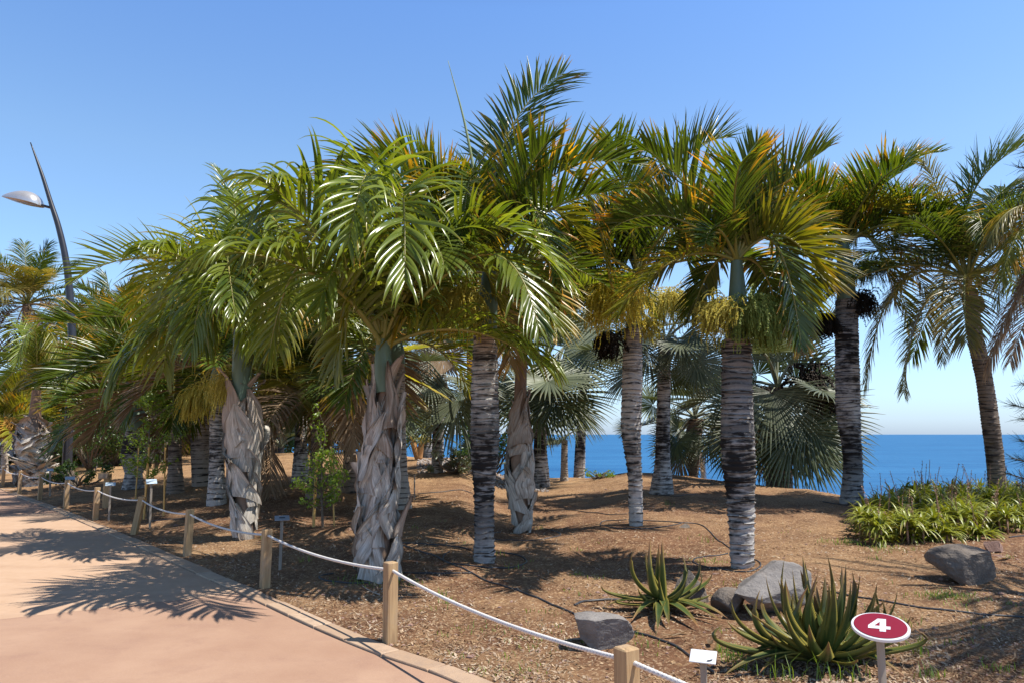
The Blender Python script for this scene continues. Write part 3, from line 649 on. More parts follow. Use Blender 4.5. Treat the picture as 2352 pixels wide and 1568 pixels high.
def leaf_boot(root, base, az, L=.45, W=.13, out=.5, seed=0, up=1.0):
    # a torn-off stem base sticking out of the trunk top: curved scoop that ends in a ragged point
    rs = np.random.default_rng(seed); nu, nv = 9, 14; u = np.linspace(-1, 1, nu)[None]; v = np.linspace(0, 1, nv)[:, None]
    r_ = .05 + out * L * v ** 1.5; z = L * v * up; wd = W * (1 - .72 * v ** 1.1) * (1 + .06 * np.sin(9 * v + seed)); cup = .55 * wd * u * u
    d = np.array([math.cos(az), math.sin(az)]); s_ = np.array([-d[1], d[0]])
    rr_ = r_ - cup + .006 * np.sin(u * 11 + seed) ; ww = wd * u
    V = np.stack([base[0] + d[0] * rr_ + s_[0] * ww, base[1] + d[1] * rr_ + s_[1] * ww, base[2] + z + 0 * u + .02 * rs.normal(0, 1, (1, nu)) * (v > .95)], -1)
    V2 = V - np.array([d[0], d[1], 0]) * .012
    A = np.zeros((nv, nu, 4)); A[..., 0] = (u + 1) / 2; A[..., 1] = v; A[..., 2] = rs.random(); A[..., 3] = .55
    mb = MB(); mb.add(V, grid_faces(nv, nu), 0, A); mb.add(V2, grid_faces(nv, nu)[:, ::-1], 0, A); return mb.obj('leaf_base', [M['sheath']], parent=root)
def shaft(root, P, rad, mat='shaft', name='crownshaft'):
    S = smooth_path(P, 8); Rr = np.interp(np.linspace(0, 1, len(S)), np.linspace(0, 1, len(rad)), rad); V, Fq = tube(S, Rr, 24, False)
    return mk(name, V, Fq, M[mat], parent=root)
def cluster(root, c, n, L, spread, mat, seed=0, bead=.007, thick=.0035, name='flower_cluster', outv=(0,0,0), kink=.12, fall=1.3):
    rs = np.random.default_rng(seed); mb = MB(); k = 9
    az = rs.uniform(0, 2 * math.pi, n); el = rs.uniform(-.3, 1.0, n); d = np.stack([np.cos(az) * np.cos(el), np.sin(az) * np.cos(el), np.sin(el) * .6], -1) * spread + np.array(outv)
    d = norm(d + rs.normal(0, .2, (n, 3))); p = np.tile(np.asarray(c, float), (n, 1)) + rs.normal(0, spread * .12, (n, 3)); Ls = L * rs.uniform(.55, 1.1, n)
    pts = [p]
    for i in range(k):
        st = (Ls / k)[:, None]; p = p + d * st; pts.append(p); d = norm(d + np.array([0, 0, -1.0]) * fall * (.25 + .1 * i) / 1.0 * .6 + rs.normal(0, kink, (n, 3)))
    Pn = np.stack(pts, 1)                     # n,k+1,3
    T = norm(np.gradient(Pn, axis=1)); rv = norm(rs.normal(0, 1, (n, 1, 3))); Wd = norm(np.cross(T, np.broadcast_to(rv, T.shape))); W2 = np.cross(T, Wd)
    th3 = [0, 2.094, 4.189]; V = np.stack([Pn + thick * (math.cos(a) * Wd + math.sin(a) * W2) for a in th3], 2).reshape(-1, 3)
    f0 = grid_faces(k + 1, 3, True); Fq = (f0[None] + (np.arange(n) * (k + 1) * 3)[:, None, None]).reshape(-1, 4)
    A = np.zeros((len(V), 4)); A[:, 2] = np.repeat(rs.random(n), (k + 1) * 3); mb.add(V, Fq, 0, A)
    if bead:
        q = 26; t = rs.uniform(.25, 1, (n, q)) * k; i0 = np.minimum(t.astype(int), k - 1); fr = (t - i0)[..., None]
        ar = np.arange(n)[:, None]; B = (Pn[ar, i0] * (1 - fr) + Pn[ar, i0 + 1] * fr).reshape(-1, 3) + rs.normal(0, bead * .8, (n * q, 3)); nb = len(B)
        sz = bead * rs.uniform(.6, 1.3, nb)[:, None]
        o6 = np.array([[1,0,0],[0,1,0],[-1,0,0],[0,-1,0],[0,0,1.2],[0,0,-1.2]]); V = (B[:, None] + o6[None] * sz[:, None]).reshape(-1, 3)
        ft = np.array([[0,1,4,4],[1,2,4,4],[2,3,4,4],[3,0,4,4],[1,0,5,5],[2,1,5,5],[3,2,5,5],[0,3,5,5]])
        ft = np.array([[0,4,2,5],[1,4,3,5],[0,1,2,3]])       # three crossed diamonds read as a small bead
        Fq = (ft[None] + (np.arange(nb) * 6)[:, None, None]).reshape(-1, 4)
        A = np.zeros((nb * 6, 4)); A[:, 2] = np.repeat(rs.random(nb), 6); mb.add(V, Fq, 0, A)
    return mb.obj(name, [M[mat]], parent=root)
def line_trunk(bpx, top, Y, mid=None):
    b = bpx if not isinstance(bpx, tuple) else ground(*bpx)
    tp = pt(top[0], top[1], Y); pts = [b]
    if mid:
        for m_ in mid: pts.append(pt(m_[0], m_[1], Y))
    pts.append(tp); return pts
def wr(Y, ws): return [w_ * .5 * scale_at(Y) for w_ in ws]
FOLIAGE = True
G_MAIN = 'feather-leaved palms with swollen ringed trunks'
G_SKIRT = 'palms wrapped in old papery leaf sheaths'

# ---- Palm A : sheathed trunk, left
b = ground(562, 1236); Y = b[1]
ra = thing('palm_tree', b, 'palm with grey papery wrapped trunk topped by a smooth green shaft, behind the fence', 'palm tree', G_SKIRT)
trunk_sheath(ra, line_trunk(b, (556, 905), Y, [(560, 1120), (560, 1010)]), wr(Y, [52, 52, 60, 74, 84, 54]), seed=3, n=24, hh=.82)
shaft(ra, [pt(556, 925, Y), pt(556, 840, Y), pt(556, 760, Y), pt(556, 720, Y)], wr(Y, [48, 44, 36, 26]))
for az, L, o_, sd in ((R(200), .52, .62, 1), (R(-15), .45, .55, 2), (R(-80), .30, .35, 3), (R(20), .34, .8, 4), (R(150), .3, .5, 5)): leaf_boot(ra, pt(556, 925, Y), az, L, .12, o_, sd)
hubA = pt(554, 715, Y)
hero(ra, hubA, Y, [
    (375, 585, 172, 640, .3, 'lush', dict(vee=48, droop=.35, n=46, L=.72, W=.045)),
    (440, 560, 375, 850, -.5, 'lush_y', dict(droop=1.5)),
    (500, 540, 440, 800, -1.0, 'lush', dict(droop=1.8)),
    (640, 520, 745, 760, -.3, 'lush', {}),
    (600, 470, 690, 640, -1.2, 'lush', {}),
    (540, 480, 500, 390, 1.0, 'lush', dict(droop=.5, vee=30, L=.5)),
    (470, 530, 300, 700, .6, 'lush_y', dict(droop=.9)),
    (520, 560, 540, 720, -1.7, 'lush', dict(droop=1.8)),
    (545, 640, 575, 800, -.9, 'lush', dict(droop=1.6, L=.6)),
    (500, 660, 470, 800, -.6, 'lush', dict(droop=1.5, L=.6)),
    (630, 560, 640, 800, -1.0, 'lush_y', dict(droop=1.8)),
    (430, 600, 330, 820, .4, 'lush_y', dict(droop=1.4))], 'lush')
crown(ra, hubA, 'lush', 10, 1.85, ('lush', ['lush'], ['lush_y', 'lush']), cls=[0, 1, 2, 2, 3, 3, 4], az0=.6)
cluster(ra, pt(590, 800, Y), 200, .42, .5, 'gfruit', 4, bead=.005, name='flower_cluster')
cluster(ra, pt(532, 870, Y), 240, .55, .6, 'yflower', 5, bead=.0, outv=(-.7, .3, 0))

# ---- Palm B : widest sheathed trunk, centre left
b = ground(866, 1328); Y = b[1]
rb = thing('palm_tree', b, 'nearest palm, thick trunk swathed in pale crumpled leaf sheaths, just behind the rope fence', 'palm tree', G_SKIRT)
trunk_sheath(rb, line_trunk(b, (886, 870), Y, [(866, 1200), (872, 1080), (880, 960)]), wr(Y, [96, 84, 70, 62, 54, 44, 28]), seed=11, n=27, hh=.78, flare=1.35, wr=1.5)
for az, L, o_, sd, px_, py_ in ((R(-10), .42, .30, 6, 912, 1230), (R(-75), .5, .05, 7, 886, 955), (R(20), .4, .25, 8, 900, 930), (R(185), .42, .10, 10, 858, 960), (R(-35), .30, .55, 9, 893, 880)): leaf_boot(rb, pt(px_, py_, Y), az, L, .11, o_, sd)
shaft(rb, [pt(884, 900, Y), pt(880, 830, Y), pt(880, 780, Y)], wr(Y, [44, 40, 30]), 'shaft')
hubB = pt(880, 800, Y)
hero(rb, hubB, Y, [
    (735, 415, 575, 570, -.9, 'lush', dict(L=.80, n=44, W=.05, droop=1.35, vee=45, pet=.25)),
    (720, 560, 620, 800, .2, 'lush', dict(droop=1.5)),
    (1080, 500, 1290, 640, -.6, 'lush', dict(L=.72, droop=.9, vee=34, n=48, pet=.2)),
    (1110, 560, 1235, 745, -1.2, 'lush', dict(L=.60, droop=.7, vee=10, n=50, pet=.3)),
    (860, 380, 800, 560, -1.5, 'lush', dict(droop=1.3, pet=.3)),
    (920, 420, 930, 640, -1.8, 'lush', dict(droop=1.5, pet=.3)),
    (970, 560, 1020, 610, -1.0, 'lush', dict(droop=1.2, pet=.2)),
    (800, 600, 735, 700, -1.0, 'lush', dict(droop=1.3, pet=.2)),
    (900, 420, 960, 440, .8, 'lush', dict(droop=.9, pet=.2, L=.6)),
    (780, 480, 680, 600, .8, 'lush_y', dict(droop=1.0, pet=.2)),
    (830, 640, 770, 850, -.5, 'lush_y', dict(droop=1.5, L=.55)),
    (1040, 560, 1150, 700, .6, 'lush_y', dict(droop=1.0, L=.5))], 'lush')
V, Fq = tube(smooth_path([hubB, pt(890, 560, Y), pt(906, 329, Y)], 10), np.linspace(.035, .004, 21), 8); mk('spear_leaf', V, Fq, simple('spear', (.22,.22,.05), (.36,.32,.10), 4, .5), parent=rb)
crown(rb, hubB, 'lush', 6, 1.9, ('lush', ['lush'], ['lush_y']), cls=[0, 1, 1, 2, 2, 3, 4], az0=.9)

# ---- Palm C : tall ringed palm in the middle
b = ground(1112, 1290); Y = b[1]
rc = thing('palm_tree', b, 'tallest palm with a charred black and grey ringed trunk, middle of the picture', 'palm tree', G_MAIN)
trunk_ring(rc, line_trunk(b, (1116, 770), Y, [(1112, 1120), (1114, 1000), (1113, 880)]), wr(Y, [48, 42, 46, 60, 66, 64, 60, 57, 54]), M['ring_dark'], .065, .011, 1, 48, darkband=[(.55, .16), (.20, .24)])
shaft(rc, [pt(1116, 775, Y), pt(1120, 700, Y), pt(1124, 620, Y)], wr(Y, [50, 48, 30]))
hubC = pt(1124, 620, Y)
hero(rc, hubC, Y, [
    (1150, 325, 1292, 170, .3, 'feather', dict(L=.84, n=66, vee=12, pet=.22, droop=.35, hint=(-.55, -.83, 0), a0=64, a1=30)),
    (1255, 400, 1450, 378, -.3, 'feather', dict(L=.74, n=62, vee=68, pet=.22)),
    (950, 370, 765, 420, .4, 'feather', dict(L=.74, n=66, vee=66, pet=.22)),
    (1045, 440, 975, 445, -1.0, 'feather_y', dict(L=.60, vee=35, pet=.3)),
    (1290, 350, 1400, 640, -.2, 'feather_y', dict(L=.55, vee=20, pet=.25, droop=.5)),
    (1230, 460, 1350, 560, .8, 'feather_y', dict(L=.5, pet=.2)),
    (1200, 420, 1300, 700, -.8, 'feather', dict(L=.5, vee=15, pet=.25, droop=.7)),
    (1030, 460, 930, 640, .5, 'feather', dict(L=.5, pet=.2)),
    (1180, 300, 1230, 480, .8, 'feather', dict(L=.5, pet=.25)),
    (1090, 380, 1060, 560, -1.4, 'feather', dict(L=.5, pet=.25, droop=.6))], 'feather')
V, Fq = tube(smooth_path([pt(1115, 560, Y), pt(1073, 310, Y), pt(1029, 140, Y)], 10), np.linspace(.03, .003, 21), 8); mk('spear_leaf', V, Fq, simple('spear2', (.20,.26,.12), (.30,.34,.18), 4, .5), parent=rc)
crown(rc, hubC, 'feather', 13, 2.0, ('feather', ['feather'], ['feather_y', 'feather_o']), cls=[1, 2, 3, 4], az0=.3)
cluster(rc, pt(1065, 690, Y - .45), 520, .56, .55, 'yflower', 7, bead=.007, outv=(-.35, -.3, 0), thick=.003)

# ---- Palm D : smaller sheathed palm
b = ground(1197, 1222); Y = b[1]
rd = thing('palm_tree', b, 'slim palm with peeling beige wrapped trunk, right behind the tall charred ringed one', 'palm tree', G_SKIRT)
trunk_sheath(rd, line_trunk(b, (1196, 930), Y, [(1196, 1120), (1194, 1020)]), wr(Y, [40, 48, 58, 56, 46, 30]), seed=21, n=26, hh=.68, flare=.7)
shaft(rd, [pt(1196, 945, Y), pt(1196, 880, Y), pt(1200, 800, Y)], wr(Y, [32, 28, 24]), 'shaft_b')
leaf_boot(rd, pt(1198, 960, Y), R(-10), .42, .09, .25, 12); leaf_boot(rd, pt(1190, 960, Y), R(190), .3, .08, .2, 13)
hubD = pt(1202, 800, Y)
crown(rd, hubD, 'lush', 13, 2.2, ('lush', ['lush', 'feather'], ['lush']), cls=[0, 1, 1, 2, 2, 2, 3], az0=1.1)

# ---- Palm E
b = ground(1461, 1206); Y = b[1]
re_ = thing('palm_tree', b, 'slender pale ringed palm', 'palm tree', G_MAIN)
trunk_ring(re_, line_trunk(b, (1455, 755), Y, [(1458, 1090), (1450, 990), (1452, 870)]), wr(Y, [31, 31, 32, 40, 46, 46, 43, 41]), M['ring'], .085, .011, 2, 36, darkband=[(.38, .05)])
re_['label'] = 'slender pale grey ringed palm with big yellow flower sprays and a dark fruit bunch'
shaft(re_, [pt(1455, 762, Y), pt(1460, 700, Y), pt(1465, 640, Y)], wr(Y, [38, 36, 24]))
hubE = pt(1465, 640, Y)
hero(re_, hubE, Y, [
    (1560, 385, 1665, 318, .3, 'feather', dict(L=.98, n=62, vee=68, pet=.25)),
    (1430, 490, 1330, 590, -.4, 'feather_y', dict(pet=.2)),
    (1520, 480, 1590, 640, -.5, 'feather', dict(pet=.2)),
    (1380, 520, 1290, 700, .3, 'feather', dict(pet=.2)),
    (1460, 420, 1420, 440, .8, 'feather', dict(pet=.2)),
    (1400, 480, 1340, 500, .5, 'feather', dict(pet=.2))], 'feather')
crown(re_, hubE, 'feather', 9, 2.3, ('feather', ['feather'], ['feather_y', 'dry']), cls=[1, 2, 2, 3, 3], az0=2)
cluster(re_, pt(1420, 672, Y - .55), 560, .80, .6, 'yflower', 8, bead=.009, outv=(-.25, -.4, 0), thick=.004)
cluster(re_, pt(1487, 745, Y), 90, .35, .3, 'yflower', 9, bead=.008, thick=.004)
cluster(re_, pt(1405, 780, Y), 170, .36, .5, 'dfruit', 10, bead=.012, outv=(-.3, .2, 0), name='fruit_cluster', thick=.005)

# ---- Palm F
b = ground(1706, 1302); Y = b[1]
rf = thing('palm_tree', b, 'palm with the fattest black banded trunk and a hanging mass of green berries', 'palm tree', G_MAIN)
trunk_ring(rf, line_trunk(b, (1692, 782), Y, [(1700, 1130), (1695, 1010), (1692, 880)]), wr(Y, [50, 54, 62, 72, 75, 70, 67, 66, 62]), M['ring_dark'], .070, .013, 3, 48, darkband=[(.82, .42), (.60, .10)])
shaft(rf, [pt(1692, 790, Y), pt(1694, 690, Y), pt(1692, 600, Y)], wr(Y, [54, 42, 26]))
leaf_boot(rf, pt(1675, 765, Y), R(200), .18, .06, .9, 14)
hubF = pt(1692, 600, Y)
hero(rf, hubF, Y, [
    (1722, 440, 1738, 345, -.25, 'feather', dict(L=.62, n=52, vee=14, pet=.15, droop=.2, a0=62, a1=14, hint=(0, -1, .1))),
    (1545, 492, 1405, 525, .1, 'feather', dict(L=.66, vee=64, pet=.15)),
    (1560, 585, 1425, 715, -.5, 'feather_y', dict(L=.60, vee=24, pet=.12, droop=.6)),
    (1795, 530, 1885, 640, -.6, 'feather_y', dict(L=.72, vee=62, pet=.15)),
    (1780, 540, 1840, 790, -.5, 'feather', dict(L=.50, vee=15, pet=.2, droop=.5)),
    (1640, 430, 1580, 560, 1.0, 'feather', dict(L=.6, pet=.15)),
    (1740, 460, 1800, 520, 1.0, 'feather', dict(L=.6, pet=.15)),
    (1800, 480, 1870, 560, .2, 'feather', dict(L=.62, vee=40, pet=.15)),
    (1770, 520, 1862, 700, .3, 'feather_y', dict(L=.6, vee=20, pet=.15, droop=.6)),
    (1600, 560, 1500, 640, .6, 'feather', dict(L=.6, vee=20, pet=.12, droop=.6)),
    (1640, 600, 1590, 720, .5, 'feather', dict(L=.5, vee=10, pet=.12, droop=.8)),
    (1750, 610, 1790, 740, .5, 'feather', dict(L=.5, vee=10, pet=.12, droop=.8)),
    (1650, 520, 1620, 560, -1.2, 'feather', dict(L=.45, pet=.15, vee=40))], 'feather')
crown(rf, hubF, 'feather', 7, 1.8, ('feather', ['feather'], ['feather']), cls=[1, 2, 2], az0=.8)
V, Fq = tube(smooth_path([pt(1700, 560, Y), pt(1735, 400, Y), pt(1741, 285, Y)], 6), np.linspace(.02, .003, 13), 6); mk('spear_leaf', V, Fq, M['rachis'], parent=rf)
cluster(rf, pt(1672, 722, Y - .2), 420, .42, .55, 'yflower', 11, bead=.006, outv=(-.8, -.2, .2), thick=.003, fall=.9)
cluster(rf, pt(1725, 722, Y - .25), 640, .46, .60, 'gfruit', 12, bead=.009, outv=(.4, -.3, 0), name='fruit_cluster', thick=.003)

# ---- Palm G
b = ground(1957, 1156); Y = b[1]
rg = thing('palm_tree', b, 'dark ringed palm on the crest with the blackened base, beside the shrubs at right', 'palm tree', G_MAIN)
trunk_ring(rg, line_trunk(b, (1944, 690), Y, [(1958, 1050), (1948, 940), (1946, 820)]), wr(Y, [54, 44, 40, 42, 50, 53, 52, 50, 48, 46]), M['ring_dark'], .085, .012, 4, 40, darkband=[(.2, .22), (.95, .18)])
shaft(rg, [pt(1944, 695, Y), pt(1942, 630, Y), pt(1936, 560, Y)], wr(Y, [42, 40, 26]))
hubG = pt(1936, 560, Y)
hero(rg, hubG, Y, [
    (1860, 495, 1748, 525, .2, 'feather', dict(L=.98, n=66, vee=68, pet=.12)),
    (2030, 400, 2162, 350, .4, 'feather', dict(L=.66, vee=66, pet=.2)),
    (2110, 526, 2240, 655, -.3, 'feather_y', dict(L=.95, n=62, vee=58, pet=.12)),
    (1985, 480, 2060, 490, -.9, 'feather_y', dict(L=.85, vee=66, pet=.12)),
    (2000, 490, 2055, 530, .5, 'feather', dict(L=.9, vee=66, pet=.12)),
    (2020, 510, 2130, 680, .3, 'feather_o', dict(L=.7, vee=20, pet=.15)),
    (1870, 500, 1800, 640, -.6, 'feather', dict(L=.7, vee=30, pet=.12)),
    (2000, 540, 2060, 700, -.5, 'feather_y', dict(L=.7, vee=20, pet=.12, droop=.6)),
    (1930, 470, 1900, 560, -1.5, 'feather', dict(L=.6, pet=.15)),
    (1860, 520, 1800, 700, .3, 'feather', dict(L=.6, vee=20)),
    (1890, 460, 1870, 480, 1.2, 'feather', dict(L=.7)),
    (1980, 480, 1960, 560, 1.5, 'feather', dict(L=.7)),
    (2030, 560, 2090, 760, .8, 'coco_y', dict(L=.6, droop=.8)),
    (1900, 620, 1850, 800, .8, 'dry', dict(L=.6, droop=.8))], 'feather', )
crown(rg, hubG, 'feather', 13, 2.5, ('feather', ['feather'], ['feather_y', 'feather_o']), cls=[1, 2, 2, 3], az0=.5)
cluster(rg, pt(2000, 610, Y), 260, .60, .55, 'gfruit', 13, bead=.007, thick=.004)
cluster(rg, pt(1905, 640, Y), 200, .55, .55, 'gfruit', 14, bead=.007, outv=(-.3, 0, 0), thick=.004)
cluster(rg, pt(1972, 690, Y), 260, .5, .55, 'dfruit', 15, bead=.011, name='fruit_cluster', thick=.005)
cluster(rg, pt(1893, 738, Y), 260, .42, .5, 'dfruit', 16, bead=.013, name='fruit_cluster', thick=.005)

# ---- Palm H : leaning coconut at right
Y = 14.2; q = pt(2291, 1140, Y); b = np.array([q[0], Y, hz(q[0], Y)])
rh = thing('coconut_palm', b, 'leaning coconut palm with a thin curved trunk rising from the shrubs at right', 'palm tree', 'coconut palms')
trunk_ring(rh, line_trunk(b, (2226, 672), Y, [(2284, 1040), (2262, 880), (2240, 770)]), wr(Y, [42, 36, 36, 36, 34, 34, 32, 32, 36]), M['ring_brown'], .075, .007, 5, 32)
hubH = pt(2222, 645, Y)
hero(rh, hubH, Y, [
    (2228, 430, 2400, 315, -.3, 'coco', dict(L=1.15, n=120, vee=30, pet=.12, W=.030, droop=.35)),
    (2060, 640, 1988, 890, .2, 'coco_y', dict(L=.62, droop=1.2, n=100, W=.024)),
    (2100, 500, 2040, 470, .3, 'coco', dict(L=.7)),
    (2170, 470, 2105, 430, .6, 'coco', dict(L=.6)),
    (2120, 690, 2075, 900, .3, 'coco_y', dict(L=.55, pet=.25)),
    (2170, 600, 2165, 830, .6, 'coco_y', dict(L=.45, pet=.2)),
    (2150, 470, 2050, 560, .2, 'coco', dict(L=.7)),
    (2290, 540, 2370, 700, -.2, 'coco', dict(L=.7)),
    (2290, 430, 2400, 520, .6, 'coco', dict(L=.7)),
    (2240, 480, 2260, 560, -1.4, 'coco', dict(L=.6)),
    (2140, 400, 2120, 380, -.2, 'coco_y', dict(L=.5)),
    (2120, 600, 2040, 700, .8, 'coco_y', dict(L=.6)),
    (2330, 600, 2420, 700, .5, 'coco', dict(L=.6))], 'coco')
crown(rh, hubH, 'coco', 13, 2.8, ('coco', ['coco'], ['coco', 'coco_y']), cls=[1, 2, 2, 3, 4], az0=.5)
for az, sd in ((R(200), 1), (R(-20), 2), (R(250), 3), (R(60), 4), (R(300), 5)): leaf_boot(rh, pt(2224, 678, Y), az, .36, .08, .9, 20 + sd, up=.8)
cluster(rh, pt(2222, 660, Y), 60, .3, .5, 'yflower', 17, bead=0, thick=.006)
V, Fq = tube(smooth_path([pt(2236, 720, Y), pt(2250, 705, Y), pt(2250, 680, Y)], 5), [.05, .07, .09, .1, .1, .1, .09, .08, .07, .06, .02], 10); mk('leaf_base', V, Fq, M['shaft_b'], parent=rh)

# ---- Palm I : coconut just outside the right edge, fronds reach in
Y = 12.0; bx = pt(2500, 1100, Y); b = np.array([bx[0], Y, hz(bx[0], Y)])
ri = thing('coconut_palm', b, 'coconut palm mostly beyond the right edge, its orange and brown fronds hanging into view', 'palm tree', 'coconut palms')
trunk_ring(ri, [b, pt(2490, 800, Y), pt(2480, 560, Y)], [.16, .13, .12], M['ring_brown'], .075, .007, 6, 28)
hubI = pt(2480, 540, Y)
hero(ri, hubI, Y, [
    (2350, 462, 2268, 560, -.2, 'coco_y', dict(L=.62, droop=2.0, vee=-10, n=110, W=.026, pet=.05)),
    (2370, 490, 2300, 640, -.6, 'feather_y', dict(L=.60, droop=1.6, vee=-10, n=100, W=.024, pet=.05)),
    (2350, 650, 2268, 850, .2, 'dry', dict(L=.6, droop=1.8, n=110, W=.024, pet=.05)),
    (2390, 660, 2320, 830, -.5, 'dry', dict(L=.6, droop=1.8, n=110, W=.024, pet=.05)),
    (2380, 600, 2310, 760, .5, 'dry', dict(L=.55, droop=1.8, n=100, W=.022, pet=.05)),
    (2360, 420, 2290, 700, .9, 'coco', dict(L=.7, droop=1.2)),
    (2520, 240, 2600, 300, .3, 'coco', {}), (2620, 420, 2700, 640, 0, 'coco', {}), (2480, 330, 2520, 480, -1.5, 'coco', {}), (2560, 380, 2600, 600, 1.2, 'coco', {})], 'coco')

# ---------------------------------------------------------------- middle and background palms
def bgpalm(base, top, Y, ws, mat, sp, n, scale, mats, label, name='palm_tree', mid=None, shaftm=None, sh=0, dead=0, cls=None, az0=0, spacing=.09, group='palms growing further back', boots=0):
    b = ground(*base) if Y is None else None
    if Y is None: Y = b[1]
    else:
        q = pt(base[0], base[1], Y); b = np.array([q[0], Y, hz(q[0], Y)])
    r = thing(name, b, label, 'palm tree', group)
    trunk_ring(r, line_trunk(b, top, Y, mid), wr(Y, ws), M[mat], spacing, .007, int(base[0]), 24)
    hub = pt(top[0], top[1], Y)
    if shaftm:
        h2 = pt(top[0], top[1] - sh, Y); shaft(r, [hub - np.array([0, 0, .04]), (hub + h2) / 2, h2], [ws[-1] * .55 * scale_at(Y), ws[-1] * .5 * scale_at(Y), ws[-1] * .3 * scale_at(Y)], shaftm); hub = h2
    crown(r, hub, sp, n, scale, mats, cls=cls, az0=az0, dead=dead)
    return r, hub, Y
GF = ('feather', ['feather', 'feather', 'lush'], ['feather', 'feather_y', 'dry']); FN = ('fan', ['fan', 'silver'], ['fan', 'fan', 'dry']); SV = ('silver', ['silver'], ['silver', 'fan']); CO = ('coco', ['coco', 'coco_y'], ['coco_y', 'dry'])
r1, h1, y1 = bgpalm((497, 1158), (500, 900), None, [44, 34, 32, 34, 34], 'ring', 'feather', 15, 2.4, GF, 'slim ringed palm with pale and black bands, just left of the green-shafted palm', shaftm='shaft', sh=60)
cluster(r1, pt(478, 915, y1), 420, .80, .7, 'yflower', 31, bead=.007, outv=(-.4, -.3, .4), thick=.006)
bgpalm((464, 1115), (466, 900), None, [44, 46, 50, 46, 38], 'ring_pale', 'feather', 14, 2.8, GF, 'stout bottle-shaped trunk with fine streaks of sunlight, left of the slim banded palm', az0=.5, shaftm='shaft', sh=60)
bgpalm((403, 1132), (400, 905), None, [40, 30, 28, 28, 28], 'ring_brown', 'feather', 17, 2.7, GF, 'brown-trunked palm behind the staked sapling with shaggy drying fronds', az0=.8, shaftm='shaft_b', sh=40, dead=1)
bgpalm((305, 1122), (313, 985), None, [48, 36, 56, 54, 42], 'ring_dark', 'feather', 13, 2.5, GF, 'squat dark swollen palm trunk behind the wooden plaque post', az0=.2, shaftm='shaft', sh=60)
bgpalm((365, 1062), (370, 940), 31, [58, 44, 34, 30], 'ring_pale', 'fan', 16, 2.2, FN, 'cone-shaped pale palm trunk glimpsed through the leaves of the left sapling', az0=.1, name='fan_palm')
bgpalm((238, 1052), (238, 900), 32, [18, 16, 15, 15], 'ring_pale', 'feather', 14, 3.0, GF, 'thin pale trunk among the bushes between the lamp pole and the dark swollen palm', az0=1.7)
bgpalm((604, 1062), (606, 840), 29, [26, 24, 24, 24], 'ring_dark', 'fan', 16, 2.6, FN, 'dark straight trunk right beside the shaft of the green-shafted wrapped palm', az0=.9, name='fan_palm', dead=1)
bgpalm((690, 1106), (693, 850), None, [42, 27, 25, 24], 'ring_dark', 'fan', 17, 2.5, FN, 'dark flare-footed fan palm left of the right-hand sapling', az0=.4, name='fan_palm', dead=1)
bgpalm((722, 1142), (730, 900), None, [42, 24, 22, 22], 'ring_brown', 'coco', 15, 2.5, CO, 'thin brown palm rising immediately behind the right-hand sapling', az0=2.2, dead=2)
bgpalm((803, 1130), (806, 860), None, [42, 26, 24, 24], 'ring_brown', 'fan', 16, 2.2, ('fan_y', ['fan', 'fan_y'], ['fan', 'dry']), 'dark brown fan palm beside a gap of sky, left of the nearest wrapped palm', az0=1.2, name='fan_palm', dead=1)
rS, hS, yS = bgpalm((918, 1168), (912, 830), None, [56, 38, 34, 34, 34], 'ring_pale', 'feather', 14, 2.3, GF, 'greyish-brown ringed palm showing just to the right of the nearest wrapped palm', az0=.7, shaftm='shaft', sh=50, dead=2)
r5, h5, y5 = bgpalm((1520, 1134), (1527, 790), None, [56, 34, 32, 30, 30, 28], 'ring_dark', 'fan', 10, 1.9, SV, 'fan palm with a dark flared trunk on the crest between two taller ringed palms', az0=.6, name='fan_palm', cls=[1, 2, 3, 3, 4], group='fan palms along the sea edge')
cluster(r5, pt(1540, 690, y5), 320, .9, .6, 'yflower', 33, bead=.010, thick=.006)
hero_fan(r5, h5, y5, [
    (1560, 780, -.6, .25, .9, .95, 'silver', (0, -1, .3), dict(droop=.5)), (1490, 810, -.3, -.7, .8, .95, 'silver', (0, -1, .4), dict(droop=.5)),
    (1600, 830, -.2, .7, .9, 1.0, 'silver', (.2, -1, .4), dict(droop=.5)), (1460, 780, .5, -.9, .5, .9, 'fan', (0, -1, .6), {}), (1540, 850, .6, .1, 1, .9, 'fan', (0, -1, .2), {})])
# big fan palms beyond the crest
def edge_fan(bpx, top, Y, ws, mat, label, lst, n, sc_, mats, az0=0, cls=None, dead=0):
    q = pt(bpx[0], bpx[1], Y); b = np.array([q[0], Y, hz(q[0], Y)])
    r = thing('fan_palm', b, label, 'palm tree', 'fan palms along the sea edge'); hub = pt(top[0], top[1], Y)
    trunk_ring(r, [b, pt(bpx[0], bpx[1], Y), hub] if pt(bpx[0], bpx[1], Y)[2] > b[2] + .3 else [b, (b + hub) / 2, hub], wr(Y, ws), M[mat], .1, .008, int(bpx[0]), 24)
    hero_fan(r, hub, Y, lst); crown(r, hub, 'fan', n, sc_, mats, az0=az0, cls=cls, dead=dead); return r, hub
rV, hV = edge_fan((1238, 1092), (1246, 870), 21.5, [50, 30, 28, 28], 'ring_dark', 'silvery fan palm with huge drooping leaves, just right of the slim beige wrapped palm', [
    (1300, 820, -.8, .9, .35, 2.0, 'silver', (.1, -1, .8), dict(n=54, droop=.35)), (1285, 900, -.8, .6, .8, 1.8, 'fan', (.1, -1, .5), dict(n=54, droop=.35)),
    (1200, 900, -.6, -.5, .9, 1.5, 'silver', (-.1, -1, .4), dict(n=50)), (1240, 920, -.9, .15, 1, 1.6, 'fan', (0, -1, .3), dict(n=50)), (1300, 790, .4, .9, -.1, 1.7, 'silver', (0, -1, .8), dict(n=50))], 10, 2.7, SV, .3, [0, 1, 2, 3, 4])
